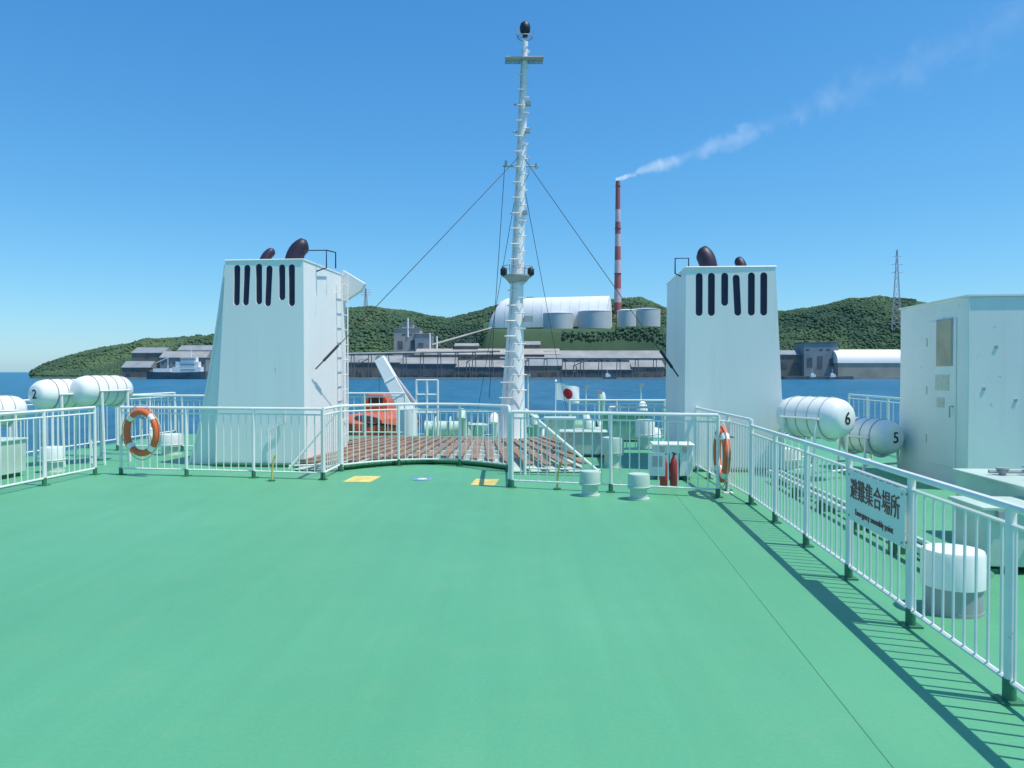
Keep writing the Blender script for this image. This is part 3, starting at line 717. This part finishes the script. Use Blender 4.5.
# ------------------------------------------------------------ terrain
RP=[(-900,420),(5,405),(24,386),(32,374),(45,365),(70,357),(100,349),(150,341),(205,337),(230,331),(280,316),(345,311),(370,308),(400,312),(430,318),(450,319),(480,311),(500,305),(530,300),(560,303),(600,300),(640,298),(665,309),(700,316),(740,317),(780,313),(810,309),(850,300),(880,299),(920,304),(960,308),(1024,317),(1400,335),(2200,370)]
rx=np.array([a for a,b in RP],float); ry=np.array([b for a,b in RP],float)
def pn(x,y,s,o=0): return noise.noise(Vector((x*s+o,y*s,o*1.7)))
def sm(t): t=min(1,max(0,t)); return t*t*(3-2*t)
def hgt(x,y):
    px=512+F*x/y
    rd=1560+40*math.sin(px*.011)
    Hh=(372-np.interp(px,rx,ry))/F*rd+EYE
    if px<260: t=(y-(1190+max(0,(60-px))*1.2))/(rd-1190)
    else: t=(y-1230)/(rd-1230)
    if t>1: f=max(-.2,1-(t-1)*1.6)
    else: f=0 if t<0 else (t*t*(3-2*t))**.8
    base=-6.8
    if px<128 and t<0: base=-13
    if y<1150: base=-13
    if px<28: base=-14
    n=(pn(x,y,.008)*16+pn(x,y,.02,5)*8+pn(x,y,.05,9)*3)*min(1,max(0,t)*3)
    nr=n*(.35 if t>.75 else 1)
    z=base+(Hh-base)*f+nr if Hh>base else base+(Hh-base)
    w=sm((px-470)/20)*sm((680-px)/25)*sm((y-1238)/50)*sm((1460-y)/30)
    if w>0:
        zp=bz(329,max(y,1300)) if y<1400 else bz(329,1400)
        z=z*(1-w)+max(z if y>1390 else -99,zp)*w
    return z
nx=440; ny=64
xs=np.linspace(-1500,1500,nx); ys=np.linspace(1146,1900,ny)
vs=[(x,y,hgt(x,y)) for y in ys for x in xs]
fs=[(j*nx+i,j*nx+i+1,(j+1)*nx+i+1,(j+1)*nx+i) for j in range(ny-1) for i in range(nx-1)]
q=MB(); q.v=[Vector(v) for v in vs]; q.f=fs; struct(q.obj('hill','hill',recalc=False,angle=180))
qx0,qx1=bx(128,1150),bx(1300,1150)
q=MB(); q.box(((qx0+qx1)/2,1149,-8.2),(qx1-qx0,8,3.2)); struct(q.obj('quay','concrete'))

EXC=[]
def shed(name,px0,px1,yt,yb,d,dep,label,wall='fargrey',roof='fargrey',style='gable',rise=.25,cat='industrial building',group='waterfront industrial buildings',win=True):
    x0,x1=bx(px0,d),bx(px1,d); z1=bz(yt,d); z0=bz(yb,d); w=x1-x0; h=z1-z0
    zg=min(z0,hgt((x0+x1)/2,d))-4
    c=Vector(((x0+x1)/2,d,z0)); e=thing(name,c,label,cat,group)
    EXC.append((px0-2,px1+2,yb+1,d))
    hw=h*(1-rise) if style!='flat' else h
    q=MB(); q.prism([(x0,d,zg),(x1,d,zg),(x1,d+dep,zg),(x0,d+dep,zg)],(0,0,z0+hw-zg)); q.obj('wall',wall,e)
    ov=1.
    if style=='gable':
        ym=d+dep/2
        q=MB(); q.prism([(x0-ov,d-ov,z0+hw),(x0-ov,ym,z1),(x0-ov,d+dep+ov,z0+hw),(x0-ov,d+dep+ov,z0+hw-.8),(x0-ov,d-ov,z0+hw-.8)],(w+2*ov,0,0)); q.obj('roof',roof,e)
    elif style=='arch':
        pts=[(x0-ov,d+dep/2-math.cos(a)*(dep/2+ov),z0+hw+math.sin(a)*(z1-z0-hw)) for a in np.linspace(0,math.pi,15)]
        q=MB(); q.prism(pts,(w+2*ov,0,0)); q.obj('roof',roof,e)
    else:
        q=MB(); q.prism([(x0-ov,d-ov,z1+.01),(x1+ov,d-ov,z1+.01),(x1+ov,d+dep+ov,z1+.01),(x0-ov,d+dep+ov,z1+.01)],(0,0,1.1)); q.obj('roof',roof,e)
    if win:
        n=max(2,int(w/9))
        if hw>8:
            for i in range(n):
                if random.random()<.35: continue
                xx=x0+w*(i+.5)/n
                q=MB(); q.box((xx,d-.1,z0+hw*.72),(w/n*.5,.3,min(2.2,hw*.16))); q.obj('window','farglass',e)
        nd=max(1,int(w/16))
        for i in range(nd):
            xx=x0+w*(i+.4+random.uniform(-.1,.1))/nd; q=MB(); q.box((xx,d-.15,z0+hw*.2),(min(8,w*.3),.4,hw*random.uniform(.3,.5))); q.obj('door','fardark',e)
    return e
shed('dock_shed',343,400,355,376,1160,70,'long grey shed with shallow roof on the quay','farbrown','farroof',rise=.35)
shed('dock_shed',400,456,357,376,1160,60,'low rusty open shed on the quay','fardark','farroof',rise=.35)
shed('warehouse',415,560,348,366,1205,70,'very long pale roofed warehouse behind the quay','farbrown','fartan',rise=.35)
shed('warehouse',456,512,360,377,1160,45,'grey roofed warehouse on the quay','fardark','farroof',rise=.4)
shed('warehouse',512,562,358,377,1160,40,'brown clad warehouse on the quay','farbrown','fargrey',rise=.4)
shed('warehouse',545,664,350,370,1195,60,'very long grey gabled warehouse behind the quay','fargrey','farroof',rise=.35)
shed('warehouse',562,632,362,377,1160,30,'low brown warehouse on the quay','fardark','farroof',rise=.5)
shed('warehouse',632,664,360,377,1160,45,'grey gabled warehouse on the quay','farbrown','farroof',rise=.4)
shed('factory_building',394,420,329,349,1262,40,'pale multi-storey factory block on the hillside','fartan','fargrey','flat')
shed('factory_building',415,432,334,349,1258,30,'lower pale factory block on the hillside','fargrey','fartan','flat')
shed('factory_building',402,413,323,331,1268,20,'small pale tower block on a factory roof','fartan','fargrey','flat',win=False)
shed('factory_building',510,540,341,350,1240,25,'low pale plant building below the storage hall','farbrown','farroof',rise=.4)
shed('factory_building',455,478,343,350,1235,22,'low brown plant building on the hillside','farbrown','farroof',rise=.4)
shed('factory_building',132,163,347,370,1215,40,'rusty brown factory block near the water','farbrown','fargrey')
shed('factory_building',122,150,361,377,1195,30,'low rusty shed near the water','farbrown','fargrey',rise=.4)
shed('factory_building',160,206,351,377,1200,35,'pale grey factory block near the water','fargrey','farroof')
shed('factory_building',178,214,345,366,1240,35,'tan factory block among trees','fartan','fargrey')
shed('factory_building',804,838,343,367,1190,40,'dark grey blocky factory building by the quay','fargrey','fardark','flat')
shed('factory_building',779,806,350,368,1200,30,'low rusty sheds by the quay','farbrown','fargrey')
shed('warehouse',838,902,350,371,1175,40,'long white arched-roof warehouse by the quay','fartan','farwhite','arch',rise=.62,win=False)
shed('warehouse',845,906,349,370,1240,60,'long white arched-roof warehouse by the quay','farwhite','farwhite','arch',rise=.7)
def gallery(p0,p1,lab,r=3.):
    e=thing('conveyor_gallery',p0,lab,'conveyor','conveyor galleries'); p0=Vector(p0);p1=Vector(p1)
    q=MB(); q.cyl(p0,p1,r,n=4); q.obj('gallery','farroof',e)
    for i in range(9):
        p=p0.lerp(p1,(i+.5)/9); g=Vector((p.x,p.y,hgt(p.x,p.y)-2)); q=MB(); q.cyl(p+Vector((-2,0,0)),g+Vector((-3,0,0)),.6,n=4); q.cyl(p+Vector((2,0,0)),g+Vector((3,0,0)),.6,n=4); q.cyl(p+Vector((-2.2,0,-2.5)),p+Vector((2.2,0,-2.5)),.4,n=4); q.obj('trestle','fardark',e)
gallery((bx(344,1152),1152,bz(354,1152)),(bx(500,1153),1153,bz(351,1153)),'long covered conveyor gallery on steel trestles',1.8)
gallery((bx(432,1250),1250,bz(345,1250)),(bx(492,1330),1330,bz(328,1330)),'inclined conveyor gallery climbing the hillside',2.0)
gallery((bx(500,1153),1153,bz(358,1153)),(bx(664,1153),1153,bz(358,1153)),'low conveyor gallery along the quay',1.6)
for px,h in((360,22),(468,26),(520,20),(575,18)):
    x=bx(px,1153); e=thing('quay_crane',(x,1153,-6.8),'dark steel loading crane on the quay','crane','quay loading cranes')
    q=MB()
    for sx in(-4,4): q.cyl((x+sx,1153,-6.8),(x+sx*.4,1153,h*.6),.7,n=4)
    q.cyl((x-4,1153,2),(x+4,1153,2),.5,n=4); q.obj('tower','fardark',e)
    q=MB(); q.cyl((x-3,1153,h*.6),(x+14,1151,h),.8,n=4); q.cyl((x,1153,h*.6),(x-2,1153,h*.9),.5,n=4); q.cyl((x-2,1153,h*.9),(x+14,1151,h),.25,n=4); q.obj('boom','farbrown',e)
def hall():
    d=1365; cx=bx(552,d); z0=bz(328,d); e=thing('storage_hall',(cx,d,z0),'huge white arched storage hall on the hillside','storage hall')
    EXC.append((484,616,331,d-20))
    ang=rad(-14); ax=Vector((math.cos(ang),math.sin(ang),0)); ay=Vector((-math.sin(ang),math.cos(ang),0))
    L=196; W=52; Hh=57; c=Vector((cx+8,d+20,z0))
    base=[(-math.cos(a)*W*.62,math.sin(a)**.75*Hh) for a in np.linspace(0,math.pi,23)]
    rings=[(-L/2-24,.03,.82),(-L/2-20,.42,.88),(-L/2-12,.72,.94),(-L/2-3,.92,.98),(-L/2+8,1.,1.),(L/2,1.,1.)]
    vs=[];fs=[];n=23
    for (xo,sz,sw) in rings:
        for x,z in base: vs.append(c+ax*xo+ay*x*sw+Z*z*sz)
    for k in range(len(rings)-1):
        for i in range(n-1): fs.append((k*n+i,k*n+i+1,(k+1)*n+i+1,(k+1)*n+i))
    fs+=[tuple(range(n)),tuple(range((len(rings)-1)*n,len(rings)*n))]
    q=MB(); q.add(vs,fs); q.obj('arched_roof','farwhite',e,angle=35)
    for k in range(12):
        q=MB(); o=c-ax*(L/2-10)+ax*(L-10)*k/11; q.tube([o+ay*x*1.003+Z*z*1.003 for x,z in base],.35,4); q.obj('roof_rib','tank',e)
    q=MB(); q.prism([c-ax*(L/2+26)-ay*W*.7-Z*25,c+ax*(L/2+4)-ay*W*.7-Z*25,c+ax*(L/2+4)+ay*W*.7-Z*25,c-ax*(L/2+26)+ay*W*.7-Z*25],Z*25.5); q.obj('plinth','hill',e)
hall()
def tank(px0,px1,yt,yb,d):
    r=(px1-px0)/2/F*d; x=bx((px0+px1)/2,d); z0=bz(yb,d); z1=bz(yt,d); EXC.append((px0-2,px1+2,yb+1,d-r))
    e=thing('storage_tank',(x,d,z0),'round grey steel storage tank on the hillside','tank','storage tanks')
    q=MB(); q.lathe([(-4,r),(z1-z0,r)],Matrix.Translation((x,d,z0)),28); q.obj('shell','tank',e)
    q=MB(); q.lathe([(0,r+.4),(.6,r+.4),(2.2,r*.6),(3,.5)],Matrix.Translation((x,d,z1)),28); q.obj('roof','farwhite',e,angle=20)
tank(543,573,314,328,1330); tank(578,611,312,327,1335); tank(617,636,311,325,1340); tank(630,660,310,325,1360)
# chimney
d=1450; x=bx(617.5,d); zt=bz(183,d); zb=hgt(x,d)-5
ch=thing('chimney',(x,d,zb),'very tall red and white banded smelter chimney','chimney')
ts=[0,.12,.22,.33,.43,.53,.62,.71,.80,.90,1.0]
for i in range(10):
    t0,t1=ts[i],ts[i+1]; r0=7.2+(4.3-7.2)*t0; r1=7.2+(4.3-7.2)*t1
    q=MB(); q.cyl((x,d,zb+(zt-zb)*t0),(x,d,zb+(zt-zb)*t1),r0,r1,n=24,caps=(i==9)); q.obj('chimney_band','farpink' if i%2==1 and i<9 else 'farred',ch)
q=MB(); q.cyl((x,d,zt),(x,d,zt+2.5),3.7,n=20); q.obj('chimney_rim','fardark',ch)
for t in (.33,.66,.97):
    z=zb+(zt-zb)*t; q=MB(); q.cyl((x,d,z),(x,d,z+1),8.2-3.*t,n=20); q.obj('gallery_ring','fardark',ch)
for px,yt,yb,d in((430,333,350,1240),(437,336,350,1240),(408,318,330,1262),(520,335,348,1235)):
    x=bx(px,d); z0=bz(yb,d);z1=bz(yt,d)
    e=thing('exhaust_stack',(x,d,z0),'slim steel plant stack','stack','plant stacks')
    q=MB(); q.cyl((x,d,z0-12),(x,d,z1),1.6,1.2,n=10); q.obj('stack_pipe','farwhite',e)
def pylon(px,yt,d,lab,hw=9.):
    x=bx(px,d); zb=hgt(x,d)-2; zt=bz(yt,d); Hh=zt-zb
    e=thing('pylon',(x,d,zb),lab,'pylon','lattice pylons')
    def wd(t): return hw*(1-t)**1.2+.9
    nb=10
    def cn(k,t):
        a=.5+k*math.pi/2; w=wd(t)*1.2; return Vector((x+w*math.cos(a),d+w*math.sin(a),zb+Hh*t))
    for i in range(nb):
        q=MB(); t0,t1=i/nb,(i+1)/nb
        for k in range(4):
            q.cyl(cn(k,t0),cn(k,t1),.45,n=4); q.cyl(cn(k,t0),cn((k+1)%4,t1),.2,n=4); q.cyl(cn((k+1)%4,t0),cn(k,t1),.2,n=4); q.cyl(cn(k,t1),cn((k+1)%4,t1),.2,n=4)
        q.obj('lattice_bay','pylon',e)
    for t,w in((.72,11),(.82,12),(.92,9)):
        q=MB(); z=zb+Hh*t
        for s in(-1,1): q.cyl((x,d,z+1.4),(x+s*w,d,z),.35,n=4); q.cyl((x,d,z-1.),(x+s*w,d,z),.3,n=4)
        q.obj('cross_arm','pylon',e)
pylon(896,250,1380,'tall pale steel lattice power pylon on the hill')
pylon(366,288,1540,'slender pale lattice pylon on the ridge',4.)

# moored cargo ship
d=1135; x0=bx(147,d); x1=bx(207,d); L=x1-x0
sh=thing('cargo_ship',((x0+x1)/2,d,SEA),'moored cargo ship with black hull and white superstructure','ship')
vs=[];fs=[]; nS=13
for i in range(nS):
    t=i/(nS-1); w=7*min(1,(1-t)*5+.05)**.6; w=w if t>.08 else 5; sheer=1.5*(2*t-1)**2
    for (yy,zz) in ((-w,10+sheer),(-w*.9,4),(-w*.75,-1),(w*.75,-1),(w*.9,4),(w,10+sheer)):
        vs.append((x0+L*(1-t),d+yy,SEA+zz))
for i in range(nS-1):
    for j in range(5): fs.append((i*6+j,i*6+j+1,(i+1)*6+j+1,(i+1)*6+j))
    fs.append((i*6+5,i*6,(i+1)*6,(i+1)*6+5))
fs+=[tuple(range(6)),tuple(range((nS-1)*6,nS*6))]
q=MB(); q.add(vs,fs); q.obj('hull','fardark',sh,angle=30)
for k,(a,b,z0_,z1_) in enumerate(((.45,.92,10,18),(.50,.88,18,26),(.58,.84,26,33),(.12,.40,10.5,16))):
    q=MB(); q.box((x0+L*(a+b)/2,d,SEA+(z0_+z1_)/2),(L*(b-a),11-k,z1_-z0_-.05)); q.obj('superstructure','farwhite',sh)
for z in(14,22,30):
    for i in range(8): q=MB(); q.box((x0+L*(.60+.03*i),d-5.2,SEA+z),(1.4,1.8,1.6)); q.obj('window','farglass',sh)
q=MB(); q.cyl((x0+L*.74,d,SEA+28),(x0+L*.74,d,SEA+44),.5,n=6); q.cyl((x0+L*.74-4,d,SEA+38),(x0+L*.74+4,d,SEA+38),.3,n=6); q.obj('mast','farwhite',sh)
q=MB(); q.cyl((x0+L*.35,d,SEA+10),(x0+L*.35,d,SEA+36),.5,n=6); q.cyl((x0+L*.35,d,SEA+32),(x0+L*.15,d,SEA+24),.4,n=6); q.obj('cargo_derrick','farwhite',sh)
q=MB(); x0b,x1b=bx(782,1100),bx(852,1100)
poly=[(x0b,1095,SEA-2),(x1b,1095,SEA-2),(x1b+10,1135,SEA-2),(x0b-10,1135,SEA-2)]; q.prism(poly,(0,0,6.5)); struct(q.obj('breakwater','fardark'))
for px,dd,lab in((815,1085,'small dark workboat by the breakwater'),(835,1080,'small white fishing boat by the breakwater'),(610,1120,'small white fishing boat off the quay')):
    x=bx(px,dd); e=thing('workboat',(x,dd,SEA),lab,'boat','small harbour boats')
    q=MB(); q.prism([(x-10,dd-2.5,SEA+.2),(x-10,dd-2.5,SEA+3),(x+11,dd-1.5,SEA+4),(x+9,dd-1.5,SEA+.2)],(0,5,0)); q.obj('hull','fardark',e)
    q=MB(); q.box((x-3,dd,SEA+5),(7,3.6,4)); q.box((x-4,dd,SEA+8),(4,3,2)); q.cyl((x-4,dd,SEA+8),(x-4,dd,SEA+15),.25,n=5); q.obj('wheelhouse','farwhite',e)

# ------------------------------------------------------------ woodland (far-off mass)
t_=(1+5**.5)/2
ico=np.array([(-1,t_,0),(1,t_,0),(-1,-t_,0),(1,-t_,0),(0,-1,t_),(0,1,t_),(0,-1,-t_),(0,1,-t_),(t_,0,-1),(t_,0,1),(-t_,0,-1),(-t_,0,1)]); ico/=np.linalg.norm(ico[0])
icf=np.array([(0,11,5),(0,5,1),(0,1,7),(0,7,10),(0,10,11),(1,5,9),(5,11,4),(11,10,2),(10,7,6),(7,1,8),(3,9,4),(3,4,2),(3,2,6),(3,6,8),(3,8,9),(4,9,5),(2,4,11),(6,2,10),(8,6,7),(9,8,1)])
pts=[]
tries=0
while len(pts)<38000 and tries<170000:
    tries+=1
    y=random.uniform(1172,1640); px=random.uniform(20,1080)
    if 214<px<222 or (215<px<335 and random.random()<.9) or (670<px<775 and random.random()<.9) or px>915: continue
    x=bx(px,y)
    z=hgt(x,y)
    if z<-5.5: continue
    if pn(x,y,.012,33)>.45 and z<60: continue
    r=random.uniform(1.4,3.8)*(1+.5*pn(x,y,.02,71))
    topy=372-(z+r*1.4-EYE)/y*F; bad=False
    for a,b,yb,dd in EXC:
        if a<px<b and ((y<dd and topy<yb-1) or (abs(y-dd)<75 and y>=dd-5)): bad=True;break
    if bad: continue
    pts.append((x,y,z+r*.3,r))
pts=np.array(pts); n=len(pts)
sc=np.random.uniform(.65,1.35,(n,12,3)); V_=ico[None]*sc*pts[:,3][:,None,None]; V_[:,:,2]*=.9
V_+=pts[:,None,:3]; Fc=(icf[None]+12*np.arange(n)[:,None,None]).reshape(-1,3)
me=bpy.data.meshes.new('woodland'); me.vertices.add(n*12); me.vertices.foreach_set('co',V_.reshape(-1))
me.loops.add(len(Fc)*3); me.loops.foreach_set('vertex_index',Fc.reshape(-1).astype(np.int32))
me.polygons.add(len(Fc)); me.polygons.foreach_set('loop_start',np.arange(0,len(Fc)*3,3,dtype=np.int32)); 
me.update(calc_edges=True); me.validate(); me.materials.append(M['forest'])
o=bpy.data.objects.new('woodland',me); COL.objects.link(o); o['kind']='stuff'; o['label']='dense dark green woodland covering the hillsides'; o['category']='woodland'

# ------------------------------------------------------------ smoke plume
d=1450; org=Vector((bx(617.5,d),d,bz(181,d)+1)); k=d/F
q=MB(); pts=[];rs=[]
A1,A2,R0,R1=.345,.00014,5.,.11
def zc(x): return A1*x+A2/k*x*x
for i in range(40):
    x=-4+i*(900/39); pts.append(org+Vector((x,0,zc(max(x,0))))); rs.append((R0+R1*max(0,x))*1.5)
q.tube(pts,rs,16)
m=bpy.data.materials.new('smoke'); m.use_nodes=True; nt=m.node_tree; nt.nodes.clear()
out=nt.nodes.new('ShaderNodeOutputMaterial'); pv=nt.nodes.new('ShaderNodeVolumePrincipled'); nt.links.new(pv.outputs[0],out.inputs['Volume'])
tc=nt.nodes.new('ShaderNodeTexCoord'); sp=nt.nodes.new('ShaderNodeSeparateXYZ'); nt.links.new(tc.outputs['Object'],sp.inputs[0])
def MAf(nt):
    def MA(op,a,b=None,c=None,clamp=False):
        n=nt.nodes.new('ShaderNodeMath'); n.operation=op; n.use_clamp=clamp
        for i,v in enumerate((a,b,c)):
            if v is None: continue
            if isinstance(v,(int,float)): n.inputs[i].default_value=v
            else: nt.links.new(v,n.inputs[i])
        return n.outputs[0]
    return MA
MA=MAf(nt)
X_=MA('MAXIMUM',sp.outputs[0],0.); zcn=MA('ADD',MA('MULTIPLY',X_,A1),MA('MULTIPLY',MA('MULTIPLY',X_,X_),A2/k))
dz=MA('SUBTRACT',sp.outputs[2],zcn); Rn=MA('ADD',MA('MULTIPLY',X_,R1),R0)
rr=MA('DIVIDE',MA('SQRT',MA('ADD',MA('MULTIPLY',dz,dz),MA('MULTIPLY',sp.outputs[1],sp.outputs[1]))),Rn)
nz=nt.nodes.new('ShaderNodeTexNoise'); nz.inputs['Scale'].default_value=.020; nz.inputs['Detail'].default_value=6; nz.inputs['Roughness'].default_value=.68; nz.inputs['Distortion'].default_value=.8; nt.links.new(tc.outputs['Object'],nz.inputs['Vector'])
nz2=nt.nodes.new('ShaderNodeTexNoise'); nz2.inputs['Scale'].default_value=.0085; nz2.inputs['Detail'].default_value=2; nt.links.new(tc.outputs['Object'],nz2.inputs['Vector'])
near=MA('SUBTRACT',1.,MA('MULTIPLY',X_,.005),clamp=True)
f=MA('ADD',MA('SUBTRACT',MA('ADD',MA('MULTIPLY',nz.outputs[0],3.2),MA('MULTIPLY',near,.4)),rr),-.98,clamp=True)
patch=MA('MAXIMUM',MA('SUBTRACT',MA('MULTIPLY',nz2.outputs[0],3.8),1.25,clamp=True),near)
f=MA('MULTIPLY',f,patch)
fade=MA('POWER',MA('ADD',1.,MA('MULTIPLY',X_,.03)),-1.6)
dens=MA('MULTIPLY',MA('MULTIPLY',f,fade),.26)
nt.links.new(dens,pv.inputs['Density']); pv.inputs['Color'].default_value=(.98,.98,.98,1); pv.inputs['Anisotropy'].default_value=.1
pv.inputs['Emission Color'].default_value=(.86,.95,1,1); nt.links.new(MA('MULTIPLY',dens,.45),pv.inputs['Emission Strength'])  # emission stands in for sunlight scattered repeatedly inside the smoke
o=q.obj('smoke_plume',m,loc=org); o['kind']='stuff'; o['label']='thin white smoke plume drifting from the chimney top'; o['category']='smoke'

# ------------------------------------------------------------ light, world, camera
el=rad(67); az=math.atan2(.94,-.34)
dirv=Vector((math.sin(az)*math.cos(el),math.cos(az)*math.cos(el),math.sin(el)))
L=bpy.data.lights.new('sun','SUN'); L.energy=4.3; L.angle=rad(.5); L.color=(1,.95,.87)
lo=bpy.data.objects.new('sun',L); lo.rotation_euler=(-dirv).to_track_quat('-Z','Y').to_euler(); COL.objects.link(lo)
w=bpy.data.worlds.new('World'); scene.world=w; w.use_nodes=True; nt=w.node_tree; bg=nt.nodes['Background']; MA=MAf(nt)
sk=nt.nodes.new('ShaderNodeTexSky'); sk.sky_type='NISHITA'; sk.sun_disc=False; sk.sun_elevation=el; sk.sun_rotation=az
sk.air_density=1.; sk.dust_density=.4; sk.ozone_density=2.6
sep=nt.nodes.new('ShaderNodeSeparateColor'); nt.links.new(sk.outputs[0],sep.inputs[0]); cmb=nt.nodes.new('ShaderNodeCombineColor')
for i,(g_,k_) in enumerate(((1.22,.90),(.86,1.13),(.62,1.28))):
    v=MA('MULTIPLY',sep.outputs[i],.1); v=MA('POWER',v,g_); v=MA('MULTIPLY',v,k_*10); v=MA('MINIMUM',v,14.); nt.links.new(v,cmb.inputs[i])
nt.links.new(cmb.outputs[0],bg.inputs[0]); bg.inputs[1].default_value=.1
cam=bpy.data.cameras.new('camera'); cam.sensor_width=36; cam.lens=F/1024*36; cam.clip_end=80000; cam.clip_start=.05
co=bpy.data.objects.new('camera',cam); co.location=(0,0,EYE); co.rotation_euler=(rad(90-.905),0,0); COL.objects.link(co); scene.camera=co
scene.view_settings.view_transform='Standard'; scene.view_settings.look='None'; scene.view_settings.exposure=0
